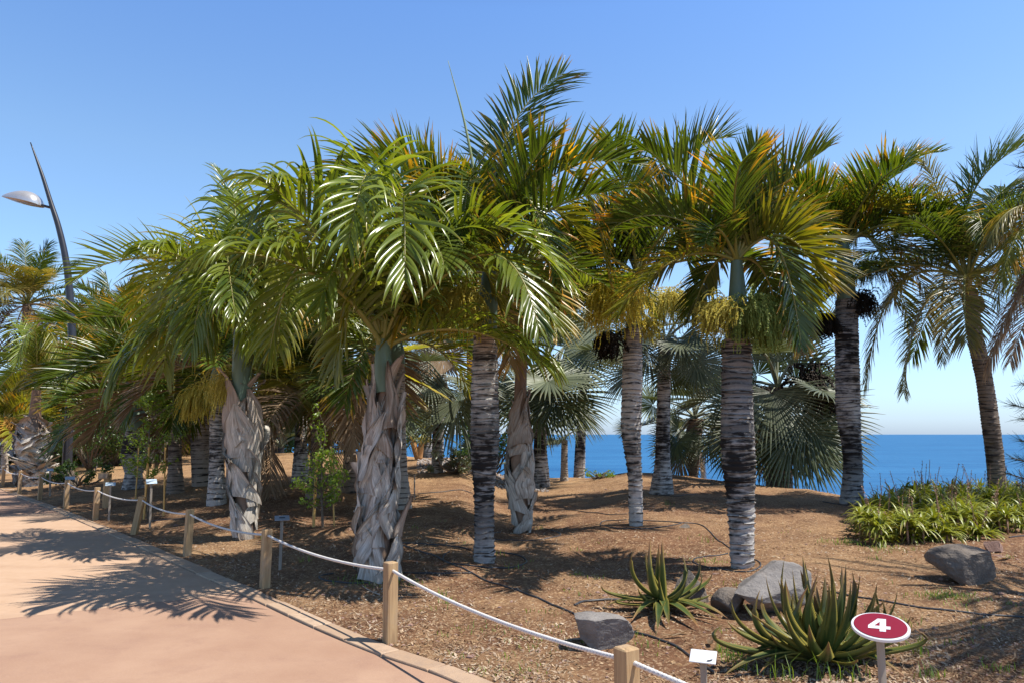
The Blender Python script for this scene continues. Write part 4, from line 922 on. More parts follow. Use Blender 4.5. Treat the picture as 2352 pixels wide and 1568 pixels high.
cluster(rV, pt(1258, 850, 20.8), 180, .9, .5, 'gfruit', 34, bead=.035, name='fruit_cluster', thick=.012)
edge_fan((1005, 1050), (1010, 880), 19.5, [30, 26, 26, 26], 'ring_dark', 'grey-green fan palm spreading between the pale ringed palm and the tallest charred palm', [
    (985, 870, -.3, -.9, .2, 1.35, 'silver', (0, -1, .8), dict(n=46)), (1050, 920, -.5, -.5, 1, 1.6, 'silver', (0, -1, .4), dict(n=46)), (1060, 900, -.3, .3, 1, 1.1, 'fan', (0, -1, .4), {}), (970, 900, .3, -.8, .6, 1.0, 'silver', (0, -1, .5), {}), (1020, 820, -.2, .1, 1, 1.0, 'dry', (0, -1, .2), {})], 9, 2.2, SV, 1.3, [0, 1, 2, 3, 3, 4])
edge_fan((1592, 1092), (1596, 960), 23.5, [20, 26, 34, 40], 'ring_brown', 'low fan palm with a stubby orange-brown trunk against the sea, behind the flared dark trunk', [
    (1560, 985, -.3, -.8, .4, 1.1, 'fan', (0, -1, .6), dict(n=46)), (1625, 1000, -.4, .5, 1, 1.2, 'silver', (0, -1, .3), dict(n=46)), (1548, 1020, -.5, -.5, .9, 1.0, 'silver', (0, -1, .3), {}), (1500, 930, -.2, -1, -.1, 1.2, 'fan', (0, -1, .8), {}), (1440, 985, -.2, -.9, .4, .5, 'silver', (0, -1, .5), {})], 13, 2.3, ('fan', ['fan', 'silver'], ['fan', 'dry']), .2, [0, 1, 2, 2, 3, 3, 4], 2)
rY, hY = edge_fan((1790, 1130), (1785, 890), 20.5, [60, 56, 52, 56], 'ring_brown', 'broad silver fan palm skirted to the ground, right of the fattest banded trunk', [
    (1772, 900, -1.2, -.05, 1, 1.75, 'silver', (-.1, -1, .45), dict(n=50, spread=105, droop=.3)), (1850, 950, -.8, .75, .75, 2.0, 'fan', (.1, -1, .3), dict(n=54)), (1880, 900, -.3, 1.0, .25, 1.1, 'fan', (0, -1, .5), dict(n=50)),
    (1820, 985, -1.0, .35, 1, 2.0, 'fan', (0, -1, .3), dict(n=54)), (1740, 980, -.6, -.35, 1, 1.8, 'fan', (0, -1, .3), dict(n=54)), (1800, 830, -.2, .1, -1, 1.6, 'silver', (-.2, -1, .2), dict(n=54, spread=95, droop=.05)),
    (1700, 930, .3, -.9, .35, 1.6, 'silver', (0, -1, .5), {}), (1790, 990, -.5, 0, 1, 1.7, 'fan', (0, -1, .3), {}), (1700, 1010, .2, -.6, .8, 1.5, 'fan', (0, -1, .3), {}), (1860, 1010, -.4, .7, .8, 1.7, 'fan', (.2, -1, .2), dict(n=50)), (1830, 880, .3, .9, -.2, 1.6, 'fan', (0, -1, .6), {}), (1740, 860, .3, -.6, -.7, 1.5, 'fan', (-.2, -1, .3), {})], 10, 2.9, SV, .9, [0, 1, 2, 3, 3, 4], 3)
cluster(rY, pt(1850, 890, 20.0), 160, 1.3, .8, 'dfruit', 35, bead=.03, name='fruit_cluster', thick=.014, outv=(.5, -.3, .2))
cluster(rY, pt(1745, 900, 20.0), 90, 1.0, .7, 'dfruit', 36, bead=.0, name='fruit_cluster', thick=.012)
# short pale stem by the sea
Yq = 23.5; q = pt(1296, 1094, Yq); b = np.array([q[0], Yq, hz(q[0], Yq)])
rt = thing('palm_tree', b, 'short pale ringed stem standing at the cliff edge against the blue sea', 'palm tree', 'palms growing further back')
trunk_ring(rt, [b, pt(1296, 1060, Yq), pt(1297, 1010, Yq)], wr(Yq, [20, 16, 15, 14]), M['ring_pale'], .07, .007, 77, 20)
crown(rt, pt(1297, 1008, Yq), 'fan', 8, 1.0, SV, cls=[1, 2, 3])
# low yellow palm
Yq = 24.5; q = pt(962, 1045, Yq); b = np.array([q[0], Yq, hz(q[0], Yq)])
ry = thing('fan_palm', b, 'low yellow-green spiky palm with an orange forked stem, behind the pale ringed palm', 'palm tree', 'low fan palms on the mound')
for dx in (-14, 12):
    V, Fq = tube(smooth_path([b, pt(960 + dx * .5, 1030, Yq), pt(960 + dx, 1000, Yq)], 5), np.linspace(.12, .09, 11), 10); mk('stem', V, Fq, simple('orange_stem', (.36,.17,.06), (.46,.26,.12), 7, .8), parent=ry)
    crown(ry, pt(960 + dx, 1000, Yq), 'fan', 9, 1.05, ('fan_y', ['fan_y', 'fan'], ['fan_y']), cls=[0, 1, 1, 2, 2, 3], az0=dx)
for i, (px_, py_, Yq, s_, lab, mt) in enumerate([(645, 1030, 33, 1.9, 'low silvery fan palm sprouting on the mound behind the green-shafted wrapped palm', SV), (792, 1028, 33, 2.0, 'low pale green fan palm on the mound, framed by the gap of blue sky', ('silver', ['silver', 'fan'], ['fan'])), (1090, 1046, 30, 1.6, 'low fan palm hidden in shade behind the tallest charred trunk', SV)]):
    q = pt(px_, py_, Yq); b = np.array([q[0], Yq, hz(q[0], Yq)]); r = thing('fan_palm', b, lab, 'palm tree', 'low fan palms on the mound'); crown(r, b + np.array([0, 0, .25]), 'fan', 13, s_, mt, cls=[0, 1, 1, 2, 2, 2, 3], az0=i)
# left side
b = ground(76, 1112); Y = b[1]
rj = thing('palm_tree', b, 'stocky palm with a shaggy scale-covered bulging trunk, left of the lamp pole', 'palm tree', G_SKIRT)
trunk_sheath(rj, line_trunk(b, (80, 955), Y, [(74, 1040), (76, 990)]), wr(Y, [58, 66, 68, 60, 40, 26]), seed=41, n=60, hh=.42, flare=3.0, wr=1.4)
rs_ = np.random.default_rng(3)
for i in range(26): 
    f = i / 26; pp = pt(76, 1100 - 120 * f, Y); az = i * 2.4; rr0 = (.42 - .12 * f); leaf_boot(rj, pp + np.array([math.cos(az) * rr0, math.sin(az) * rr0, 0]), az, .30, .13, .9, 60 + i, up=.7)
shaft(rj, [pt(80, 960, Y), pt(82, 930, Y), pt(84, 895, Y)], wr(Y, [26, 22, 18]), 'shaft_b')
hubJ = pt(84, 900, Y)
hero(rj, hubJ, Y, [(60, 800, -20, 870, -.8, 'lush', {}), (100, 740, 150, 850, -.5, 'lush_y', {}), (100, 760, 90, 800, -.4, 'lush_y', dict(L=.6)), (50, 760, 20, 770, .4, 'lush', {}), (150, 800, 200, 870, .2, 'lush', {}), (40, 840, -40, 960, -.5, 'lush', {}), (80, 740, 40, 830, -1.6, 'lush', {}), (140, 840, 165, 960, -.5, 'lush', {})], 'feather')
for e in rj.children: pass
bgpalm((60, 1050), (62, 700), 36, [24, 20, 18, 18], 'ring_brown', 'coco', 22, 3.6, CO, 'tall coconut palm standing far behind the lamp pole at the left edge', name='coconut_palm', az0=.5, dead=4, group='coconut palms')
r7, h7, y7 = bgpalm((12, 1066), (10, 985), 27, [16, 14, 14, 14], 'ring_pale', 'feather', 11, 2.0, ('feather_y', ['feather', 'feather_y'], ['lush_y']), 'small palm with orange flower sprays at the left edge', az0=.2, shaftm='shaft', sh=20)
cluster(r7, pt(18, 975, 26.4), 260, .55, .6, 'ofruit', 37, bead=.02, thick=.01)
far = [((150, 1040), (165, 820), 40, 'coco', 'shaggy palm behind the lamp pole, its lower fronds bleached'), ((262, 1045), (262, 760), 42, 'feather', 'palm crown seen behind and above the dark swollen palm'), ((330, 1045), (322, 800), 38, 'coco', 'palm with drooping brown fronds above the left sapling'),
       ((430, 1040), (425, 700), 40, 'coco', 'far palm crown topping the canopy left of the green-shafted palm'), ((540, 1045), (545, 760), 36, 'feather', 'far palm crown directly behind the green-shafted wrapped palm'), ((640, 1045), (650, 790), 37, 'fan', 'far fan palm crown right of the green-shafted wrapped palm'),
       ((760, 1040), (738, 780), 38, 'fan', 'far fan palm crown above the right-hand sapling'), ((860, 1045), (850, 760), 35, 'feather', 'far palm crown hidden behind the nearest wrapped palm'), ((985, 1045), (975, 700), 33, 'fan', 'silver fan palm high behind the canopy, left of the tallest palm'), ((1090, 1048), (1080, 760), 31, 'coco', 'far palm crown straight behind the tallest charred palm'),
       ((1330, 1120), (1345, 740), 26, 'fan', 'dark fan palm crown between the beige wrapped palm and the slender pale ringed palm'), ((205, 1050), (200, 880), 30, 'feather', 'low-crowned palm with yellowing fronds beside the lamp pole')]
for i, (bp, tp, Yq, sp_, lab) in enumerate(far):
    bgpalm(bp, tp, Yq, [26, 22, 20, 20], 'ring_brown' if i % 2 else 'ring_dark', sp_, 16 if sp_ == 'fan' else 19, {'coco': 3.5, 'feather': 3.1, 'fan': 2.9}[sp_] * (1 if i != 10 else .8), {'coco': CO, 'feather': GF, 'fan': FN if i != 8 else SV}[sp_], lab, name='fan_palm' if sp_ == 'fan' else 'palm_tree', az0=i * .7, dead=1)

# ---------------------------------------------------------------- broadleaf shrubs and saplings
def leafcloud(mb, centers, rads, n, size, rs, mi=0, flat_=.7):
    k = len(centers); idx = rs.integers(0, k, n); u = norm(rs.normal(0, 1, (n, 3))); rr_ = rs.random(n) ** .45
    p = np.asarray(centers)[idx] + u * (np.asarray(rads)[idx] * rr_)[:, None] * np.array([1, 1, flat_])
    a = norm(rs.normal(0, 1, (n, 3)) + np.array([0, 0, -.3])); b_ = norm(np.cross(a, rs.normal(0, 1, (n, 3)))); nn = np.cross(a, b_); L = size * rs.uniform(.6, 1.25, n)[:, None]; W_ = L * .26
    V = np.stack([p, p + a * L * .5 - b_ * W_ + nn * L * .06, p + a * L, p + a * L * .5 + b_ * W_ + nn * L * .06], 1).reshape(-1, 3)
    A = np.zeros((n, 4, 4)); A[..., 0] = np.array([0, .5, 1, .5])[None]; A[..., 2] = rs.random(n)[:, None]
    mb.add(V, (np.arange(n)[:, None] * 4 + np.arange(4)[None]), mi, A)
def shrub(px, py, Y, w_, h_, n, size, mat, label, seed, name='bush', cat='bush', group='leafy bushes at the back', z0=.15):
    q = pt(px, py, Y); b = np.array([q[0], Y, hz(q[0], Y)]); r = thing(name, b, label, cat, group); rs = np.random.default_rng(seed)
    k = 22; cs = []; rd_ = []; br = MB()
    for i in range(k):
        c = b + np.array([rs.uniform(-.45, .45) * w_, rs.uniform(-.4, .4) * w_, h_ * rs.uniform(z0 + .02, .92)]); cs.append(c); rd_.append(rs.uniform(.16, .3) * min(w_, h_))
        V, Fq = tube(smooth_path([b, (b + c) / 2 + rs.normal(0, .06 * w_, 3), c], 4), np.linspace(.03, .008, 9) * (w_ / 1.5) ** .5, 5); br.add(V, Fq)
    br.obj('trunk', [M['bark']], parent=r); mb = MB(); leafcloud(mb, cs, rd_, n, size, rs); mb.obj('crown', [M[mat]], parent=r, smooth=False); return r
shrub(118, 1050, 39, 5.0, 6.6, 9000, .22, 'broad_l', 'bright green broadleaf tree right behind the stocky scaly palm', 1, 'broadleaf_tree', 'tree')
shrub(30, 1050, 41, 5.5, 4.5, 8000, .22, 'broad', 'dark green bush at the left edge behind the small orange-flowered palm', 2)
shrub(135, 1060, 30, 2.4, 2.6, 5000, .12, 'broad_l', 'yellow-green bush between the stocky scaly palm and the lamp pole', 3)
shrub(205, 1072, 27, 3.0, 3.0, 8000, .10, 'broad', 'twiggy small-leaved bush immediately right of the lamp pole', 4)
shrub(265, 1060, 30, 3.2, 3.4, 7500, .12, 'broad', 'small-leaved bush left of the dark swollen palm', 5)
shrub(190, 1060, 44, 8, 6.0, 9000, .26, 'broad', 'deep green tree closing the view behind the lamp pole', 6, 'broadleaf_tree', 'tree')
shrub(330, 1055, 44, 8, 5.6, 9000, .26, 'broad', 'deep green tree closing the view behind the left sapling', 7, 'broadleaf_tree', 'tree')
shrub(460, 1050, 43, 8, 5.2, 9000, .26, 'broad', 'deep green tree closing the view behind the bottle-shaped trunk', 8, 'broadleaf_tree', 'tree')
shrub(585, 1046, 40, 6, 4.6, 8000, .24, 'broad', 'deep green tree closing the view behind the green-shafted wrapped palm', 9, 'broadleaf_tree', 'tree')
shrub(60, 1062, 33, 7, 3.0, 9000, .16, 'broad', 'dark hedge-like bush behind the stocky scaly palm', 21, z0=0)
shrub(235, 1062, 33, 6, 3.2, 9000, .16, 'broad', 'dark bush filling the gap between the lamp pole and the left sapling', 22, z0=0)
shrub(395, 1056, 38, 7, 3.4, 9000, .18, 'broad', 'dark bush far behind the brown-trunked palm', 23, z0=0)
shrub(530, 1050, 38, 6, 2.8, 8000, .18, 'broad', 'dark bush low behind the slim banded palm', 24, z0=0)
shrub(868, 1050, 31, 3.6, 4.2, 5000, .2, 'broad', 'rounded green tree beyond the mound, right of the gap of sky', 10, 'broadleaf_tree', 'tree')
shrub(180, 1112, 21.5, 1.9, .75, 2600, .07, 'broad', 'low leafy shrub at the foot of the lamp pole', 11, group='low shrubs by the fence')
shrub(1130, 1050, 28, 2.8, 2.6, 3500, .14, 'broad', 'dark bush in the shade between the tallest palm and the slim beige wrapped palm', 12)
shrub(1378, 1090, 22.5, .9, .28, 500, .06, 'broad_l', 'tiny bright green plant on the crest in front of the sea', 13, 'small_plant', 'plant', 'small plants on the crest')
shrub(1050, 1118, 19, 1.6, .6, 900, .1, 'silver', 'low grey-green plant on the shaded gravel behind the tallest charred palm', 14, 'small_plant', 'plant', 'low shrubs by the fence')
def sapling(px, py, top, w_px, label, seed, n, zlo, zhi, tall=0):
    b = ground(px, py); Y = b[1]; r = thing('sapling', b, label, 'young tree', 'staked saplings'); rs = np.random.default_rng(seed); s_ = scale_at(Y); tp = pt(*top, Y)
    mbt = MB(); V, Fq = tube(smooth_path([b - np.array([0, 0, .05]), (b + tp) / 2 + rs.normal(0, .02, 3), tp], 6), np.linspace(.022, .009, 13), 7); mbt.add(V, Fq)
    lo = pt(px, zlo, Y)[2]; hi = pt(px, zhi, Y)[2]; lf = MB(); cs = []; rd_ = []
    for i in range(46):
        z = rs.uniform(lo, hi); f = (z - lo) / (hi - lo); a = rs.uniform(0, 6.28); rad = w_px * s_ * .5 * (math.sin(math.pi * min(.98, f * .8 + .18)) ** .6) * rs.uniform(.5, 1.05)
        st = np.array([b[0] + (tp[0] - b[0]) * .5, b[1], max(b[2] + .2, z - rad * rs.uniform(.3, .9))]); e = np.array([st[0] + math.cos(a) * rad, b[1] + math.sin(a) * rad, z])
        q = smooth_path([st, (st + e) / 2 + rs.normal(0, .05, 3), e], 4); V, Fq = tube(q, np.linspace(.007, .003, 9), 5); mbt.add(V, Fq)
        for t in (.5, .75, 1.0): cs.append(st + (e - st) * t); rd_.append(.075)
    if tall:
        for i in range(4):
            e = pt(top[0] + rs.uniform(-30, 10), tall + i * 18, Y); st = tp; q = smooth_path([st, (st + e) / 2 + rs.normal(0, .04, 3), e], 5); V, Fq = tube(q, np.linspace(.007, .003, 11), 5); mbt.add(V, Fq)
            for t in (.4, .6, .8, 1): cs.append(st + (e - st) * t); rd_.append(.06)
    mbt.obj('trunk', [M['bark']], parent=r); leafcloud(lf, cs, rd_, n, .055, rs, flat_=1); lf.obj('crown', [M['broad_l']], parent=r, smooth=False)
    return r
sapling(340, 1190, (343, 985), 140, 'bushy sapling with bright green leaves tied between three bamboo stakes near the leaning post', 51, 2600, 1080, 895)
sapling(742, 1212, (740, 1040), 120, 'airy sapling between two bamboo stakes, left of the nearest wrapped palm', 52, 1700, 1150, 1035, tall=930)
def stake(bx_, by, tx, ty, r_, label, mat='bamboo', grp='bamboo stakes'):
    b = ground(bx_, by); t = pt(tx, ty, b[1]); P = smooth_path([b - np.array([0, 0, .05]), (b + t) / 2, t], 10); rad = np.full(len(P), r_); rad[4::5] *= 1.22
    V, Fq = tube(P, rad, 8); o = mk('bamboo_stake' if mat == 'bamboo' else 'wooden_stake', V, Fq, M[mat], origin=b); tag(o, label, 'stake', grp)
stake(311, 1150, 319, 1023, .016, 'leftmost bamboo stake of the bushy sapling, behind the leaning post')
stake(330, 1192, 343, 1019, .020, 'thickest tilted bamboo stake in front of the bushy sapling')
stake(376, 1184, 380, 1015, .016, 'straight bamboo stake right of the bushy sapling')
stake(720, 1210, 728, 1040, .022, 'thick orange bamboo stake left of the airy sapling')
stake(768, 1208, 761, 1025, .012, 'thin bamboo stake right of the airy sapling')
stake(2, 1062, 6, 985, .035, 'tall bamboo stake at the left edge')
stake(952, 1146, 952, 1088, .014, 'short wooden stake right of the pale ringed palm, holding green twine', 'stick', 'short wooden stakes')
stake(938, 1144, 936, 1086, .012, 'short thin stake between the pale ringed palm and the green twine', 'stick', 'short wooden stakes')

# ---------------------------------------------------------------- rope fence
POSTS = [(2, 1122, 1064), (40, 1137, 1081), (87, 1151, 1090), (146, 1171, 1102), (214, 1198, 1121), (305, 1232, 1145), (424, 1282, 1172), (602, 1357, 1221), (890, 1484, 1306), None]
pos = []
for i, e in enumerate(POSTS):
    if e is None: x, y = pt(1441, 1478, 3.62)[:2]; hgt = .61
    else:
        x, y = flat(e[0], e[1] - 3); y += .05; x += .01; hgt = .60
    pos.append(np.array([x, y]))
PL = ['wooden fence post at the very left edge of the picture', 'small far fence post, second from the left edge', 'fence post in front of the stocky scaly palm', 'fence post just left of the lamp pole foot', 'fence post between the lamp pole and the plaque post', 'crooked fence post leaning to the right',
      'knotty upright fence post next right of the leaning one', 'fence post striped with frond shadows at the kerb, beside the grey plant label', 'fence post in full sun in front of the nearest wrapped palm', 'closest fence post, cut by the bottom edge beside the rock']
tops = []
for i, q in enumerate(pos):
    dirv = norm((pos[i + 1] if i + 1 < len(pos) else pos[i] + (pos[i] - pos[i - 1])) - (pos[i - 1] if i else pos[i] - (pos[1] - pos[0]))); ang = math.atan2(dirv[1], dirv[0])
    V, Fq = box(0, 0, -.1, .09, .09, .71, 0, .006); o = mk('fence_post', V, Fq, M['wood'], smooth=False); o.location = (q[0], q[1], 0.0); o.rotation_euler = (0, 0, ang)
    if i == 5: o.rotation_euler = (0, R(9.5), 0); o.location.x -= .02
    else: o.rotation_euler.x = random.uniform(-.012, .012); o.rotation_euler.y = random.uniform(-.012, .012)
    tag(o, PL[i], 'fence post', 'timber posts of the rope fence'); o['_a'] = ang; del o['_a']
    tx = q[0] + (.075 if i == 5 else 0); tops.append((np.array([tx, q[1], .55]), dirv))
mb = MB()
ext = list(tops) + [(np.array([pos[-1][0] + 1.55, pos[-1][1] - 1.95, .55]), tops[-1][1])]
first = (tops[0][0] - np.array([2.2, -1.0, 0]), tops[0][1]); ext = [first] + ext
for (a, da), (c, dc) in zip(ext[:-1], ext[1:]):
    Ln = np.linalg.norm(c - a); near = (a[1] + c[1]) / 2 < 9; stp = .008 if near else .03; n_ = int(Ln / stp); t = np.linspace(0, 1, n_)
    sag = .055 * (Ln / 2.5); P = a + (c - a) * t[:, None]; P[:, 2] -= sag * 4 * t * (1 - t)
    T = norm(np.gradient(P, axis=0)); A_ = norm(np.cross(T, [0, 0, 1.0])); B_ = np.cross(T, A_); sd_ = 15 if near else 9; th = np.arange(sd_) * 2 * math.pi / sd_
    tw = (t * Ln / .075 * 2 * math.pi)[:, None]; lob = np.abs(np.cos(1.5 * (th[None] + tw))) ** .7; rr_ = .0058 + .0070 * lob
    V = P[:, None] + rr_[..., None] * (np.cos(th)[None, :, None] * A_[:, None] + np.sin(th)[None, :, None] * B_[:, None]); At = np.zeros((n_, sd_, 4)); At[..., 0] = np.clip(lob * 1.3, 0, 1); mb.add(V, grid_faces(n_, sd_, True), 0, At)
o = mb.obj('rope', [M['rope']]); tag(o, 'white twisted rope threaded through the wooden fence posts, sagging between them', 'rope')

# ---------------------------------------------------------------- signs, labels, lamp
def plant_label(bx_, by, tx, ty, w_, h_, mat, label, Yf=None, tilt=40, mark=None, yaw=0, sw=.022):
    b = ground(bx_, by) if Yf is None else None
    if Yf is not None:
        q = pt(tx, ty, Yf); b = np.array([q[0], Yf, hz(q[0], Yf)])
    t = pt(tx, ty, b[1]); r = thing('plant_label', b, label, 'plant label', 'small plant name plates on sticks')
    V, Fq = box(b[0], b[1], b[2] - .05, sw, sw * .6, t[2] - b[2] + .04, yaw, .002); P = np.array(V); k_ = (P[:, 2] - b[2]) / (t[2] - b[2]); P[:, 0] += (t[0] - b[0]) * k_; mk('stick', P, Fq, M['stick'], parent=r, smooth=False)
    ca, sa = math.cos(R(tilt)), math.sin(R(tilt)); cy_, sy_ = math.cos(yaw), math.sin(yaw)
    def tr(x, y, z):
        y, z = y * ca - z * sa, y * sa + z * ca; return (t[0] + x * cy_ - y * sy_, t[1] + x * sy_ + y * cy_, t[2] + z)
    V, Fq = box(0, 0, 0, w_, h_, .006, 0, .002); mk('plate', [tr(*v) for v in V], Fq, M[mat], parent=r, smooth=False)
    if mark:
        mm = [(.26, -.36), (.33, -.30), (.32, -.12), (.27, -.04), (.24, -.16), (.25, -.28)]
        if mark == 'bar': mm = [(-.2, -.1), (.2, -.1), (.2, .1), (-.2, .1)]
        if mark == 'leaf': mm = [(.16, -.38), (.27, -.36), (.36, -.28), (.38, -.18), (.33, -.20), (.25, -.27), (.19, -.28)]
        mk('print', [tr(x * w_, y * h_, .0085) for x, y in mm], [tuple(range(len(mm)))], M['ink'], parent=r, smooth=False)
    return r
plant_label(0, 0, 1615, 1508, .125, .085, 'plate_w', 'white plant label on a stick beside the closest fence post', Yf=3.75, tilt=28, mark='leaf', yaw=R(-22), sw=.03)
plant_label(643, 1308, 648, 1189, .165, .11, 'plate_g', 'dark grey plant label on a tall stick left of the nearest wrapped palm', tilt=24, mark='bar', yaw=R(20), sw=.034)
plant_label(344, 1213, 348, 1105, .17, .11, 'plate_b', 'pale plant label at the foot of the bushy sapling', tilt=42, yaw=R(35), sw=.035)
plant_label(250, 1195, 254, 1111, .17, .11, 'plate_b', 'blue-grey plant label just right of the wooden plaque post', tilt=30, yaw=R(25), sw=.035)
plant_label(157, 1160, 161, 1097, .19, .11, 'plate_b', 'plant label right behind the fence post at the lamp pole foot', tilt=34, yaw=R(35), sw=.04)
plant_label(115, 1139, 115, 1078, .15, .11, 'plate_b', 'plant label right of the stocky scaly palm, farthest along the fence', tilt=34, yaw=R(35), sw=.045)
b = ground(243, 1165); r = thing('plaque_post', b, 'square pale timber post carrying a small framed wooden plaque', 'sign')
hh_ = pt(243, 1086, b[1])[2] - b[2]; s_ = scale_at(b[1]); V, Fq = box(b[0], b[1], b[2] - .05, 13 * s_, 13 * s_, hh_ + .05, R(10), .008); mk('post', V, Fq, M['wood'], parent=r, smooth=False)
c = pt(237, 1099, b[1] - .1); V, Fq = box(c[0], c[1], c[2], 22 * s_, .03, 14 * s_, R(10), .008); mk('plaque', V, Fq, M['wood'], parent=r, smooth=False)
c2 = pt(237, 1097, b[1] - .125); V, Fq = box(c2[0], c2[1] , c2[2] + .0, 16 * s_, .012, 9 * s_, R(10), .003); mk('inset', V, Fq, simple('weathered_inset', (.26,.20,.15), (.34,.27,.2), 20, .8), parent=r, smooth=False)
# number sign
Ys = 3.30; t = pt(2022, 1436, Ys); b = np.array([t[0] + .0, Ys + .03, hz(t[0], Ys + .03)])
r = thing('number_sign', b, 'round dark red sign with white rim and the number 4 on a square stick', 'sign')
V, Fq = box(t[0] + .010, Ys + .03, b[2] - .05, .030, .018, t[2] - b[2] + .04, R(12), .002); mk('stick', V, Fq, M['stick'], parent=r, smooth=False)
tl = R(15.5); yw = R(0); ca, sa = math.cos(tl), math.sin(tl)
def tr(x, y, z):
    y, z = y * ca - z * sa, y * sa + z * ca; c_, s_ = math.cos(R(-21)), math.sin(R(-21)); return (t[0] + x * c_ - y * s_, t[1] + x * s_ + y * c_, t[2] + z)
RS = .1145; n = 64; th = np.arange(n) * 2 * math.pi / n
def disc(r0, z0, z1, ch=.0015):
    L = [(r0 - ch, z0), (r0, z0 + ch), (r0, z1 - ch), (r0 - ch, z1)]; V = [tr(rr_ * math.cos(a), rr_ * math.sin(a), z) for rr_, z in L for a in th]
    return V, [list(f) for f in grid_faces(4, n, True)] + [[3 * n + i for i in range(n)], [n - 1 - i for i in range(n)]]
V, Fq = disc(RS, -.013, 0); mk('plate', V, Fq, M['plate_w'], parent=r, smooth=False)
V, Fq = disc(RS * .905, .0004, .003, .0005); mk('face', V, Fq, M['red'], parent=r, smooth=False)
P4 = [[(0, .42), (.27, .42), (.52, .76), (.52, 1), (.42, 1)], [(.52, .42), (.80, .42), (.80, 1), (.52, 1)], [(0, .2), (1, .2), (1, .42), (.80, .42), (.52, .42), (.27, .42), (0, .42)], [(.52, 0), (.80, 0), (.80, .2), (.52, .2)]]
V = []; Fq = []
for poly in P4:
    Fq.append(list(range(len(V), len(V) + len(poly)))); V += [tr((x - .5) * .086 - .004 + (y - .5) * .012, (y - .5) * .108, .0042) for x, y in poly]
mk('number', V, Fq, M['plate_w'], parent=r, smooth=False)

# street lamp
b = ground(153, 1098); Y = b[1]; r = thing('street_lamp', b, 'tall dark curved lamp pole tapering to a point, with a silver oval head', 'street lamp'); s_ = scale_at(Y)
PP = smooth_path([b - np.array([0, 0, .1])] + [pt(*q, Y) for q in ((157, 1000), (163, 900), (166, 800), (163, 720), (157, 640), (148, 580), (134, 520), (118, 470), (96, 400), (70, 328))], 6)
zz = np.linspace(0, 1, len(PP)); V, Fq = tube(PP, np.interp(zz, [0, .25, .5, .75, .9, 1], [10.5, 9, 8, 6, 4, 1.2]) * s_, 20); mk('pole', V, Fq, M['pole'], parent=r)
a_ = pt(122, 479, Y); c_ = pt(88, 470, Y); V, Fq = tube(smooth_path([a_, (a_ + c_) / 2, c_], 4), np.linspace(3.2, 3.0, 9) * s_, 10); mk('arm', V, Fq, M['pole'], parent=r)
def lampshell(top):
    A0 = pt(96, 474, Y); A1 = pt(4, 453, Y); ax = A1 - A0; L = np.linalg.norm(ax); ax /= L; up = norm(np.cross(np.array([0, 1.0, 0]), ax)); up = up * np.sign(up[2]); sd_ = np.array([0, 1.0, 0]); V = []; nx, na = 22, 17
    for i in range(nx):
        x = i / (nx - 1); hw = L * .27 * (math.sin(math.pi * min(1, x ** .62 * .999)) ** .62 if x < .999 else .001) + .01
        ht = L * .26 * math.sin(math.pi * min(.999, x ** .72)) ** .8 + .02
        for j in range(na):
            a = math.pi * j / (na - 1)
            V.append(A0 + ax * x * L + sd_ * hw * math.cos(a) + up * ((ht * math.sin(a)) if top else (-.045 * L * math.sin(a) * math.sin(math.pi * x))) )
    return V, grid_faces(nx, na)
V, Fq = lampshell(True); mk('lamp_head', V, Fq, M['lamp_shell'], parent=r); V, Fq = lampshell(False); mk('lamp_glass', V, Fq, M['lamp_glass'], parent=r)

# ---------------------------------------------------------------- hoses
def hose(pxs, label, r_=.0085):
    P = [];
    for q in pxs: g_ = ground(*q); P.append(g_)
    S = smooth_path(P, 14); S[:, 2] = height(S[:, 0], S[:, 1]) + r_ * .8; V, Fq = tube(S, r_, 8); o = mk('irrigation_hose', V, Fq, M['hose'], origin=P[0]); tag(o, label, 'hose', 'black irrigation hoses on the soil')
hose([(905, 1250), (985, 1272), (1085, 1318), (1200, 1362), (1340, 1420), (1460, 1456), (1560, 1492), (1640, 1545)], 'longest hose, running diagonally from the nearest wrapped palm to the white plant label', .010)
hose([(925, 1322), (915, 1335), (870, 1341), (800, 1340), (742, 1333), (735, 1324), (765, 1318)], 'hose looped round the foot of the nearest wrapped palm')
hose([(926, 1317), (1000, 1317), (1082, 1318)], 'short straight hose right of the nearest wrapped palm foot')
hose([(910, 1248), (980, 1251), (1082, 1263)], 'thin hose running from the nearest wrapped palm to the tallest charred trunk', .009)
hose([(1032, 1268), (1018, 1280), (1032, 1294), (1110, 1303), (1185, 1302), (1210, 1290), (1190, 1276), (1140, 1268)], 'hose looped round the foot of the tallest charred palm')
hose([(1150, 1222), (1110, 1230), (1195, 1241), (1270, 1234), (1286, 1225), (1250, 1214)], 'hose looped round the foot of the slim beige wrapped palm')
hose([(1440, 1193), (1385, 1198), (1385, 1207), (1430, 1214), (1500, 1213), (1545, 1207), (1570, 1200)], 'hose looped round the foot of the slender pale ringed palm')
hose([(1475, 1196), (1560, 1200), (1610, 1206), (1640, 1232), (1675, 1258), (1700, 1270)], 'hose curving from the slender pale ringed palm to the fattest trunk')
hose([(1672, 1272), (1612, 1280), (1592, 1290), (1625, 1303), (1700, 1314), (1740, 1307), (1746, 1293), (1728, 1282)], 'hose looped round the foot of the fattest banded palm')
hose([(1320, 1392), (1345, 1383), (1400, 1380), (1470, 1381)], 'short hose end sticking out left of the smaller aloe', .012)
hose([(1900, 1358), (2000, 1376), (2100, 1396), (2240, 1411), (2360, 1419)], 'hose lying across the bare soil behind the number sign', .009)
hose([(1890, 1152), (1950, 1161), (2015, 1161)], 'hose at the foot of the dark palm on the crest')
hose([(1500, 1136), (1560, 1139), (1600, 1134)], 'hose at the flared foot of the dark fan palm')
hose([(2318, 1234), (2365, 1229)], 'hose piece at the right edge behind the small rock')
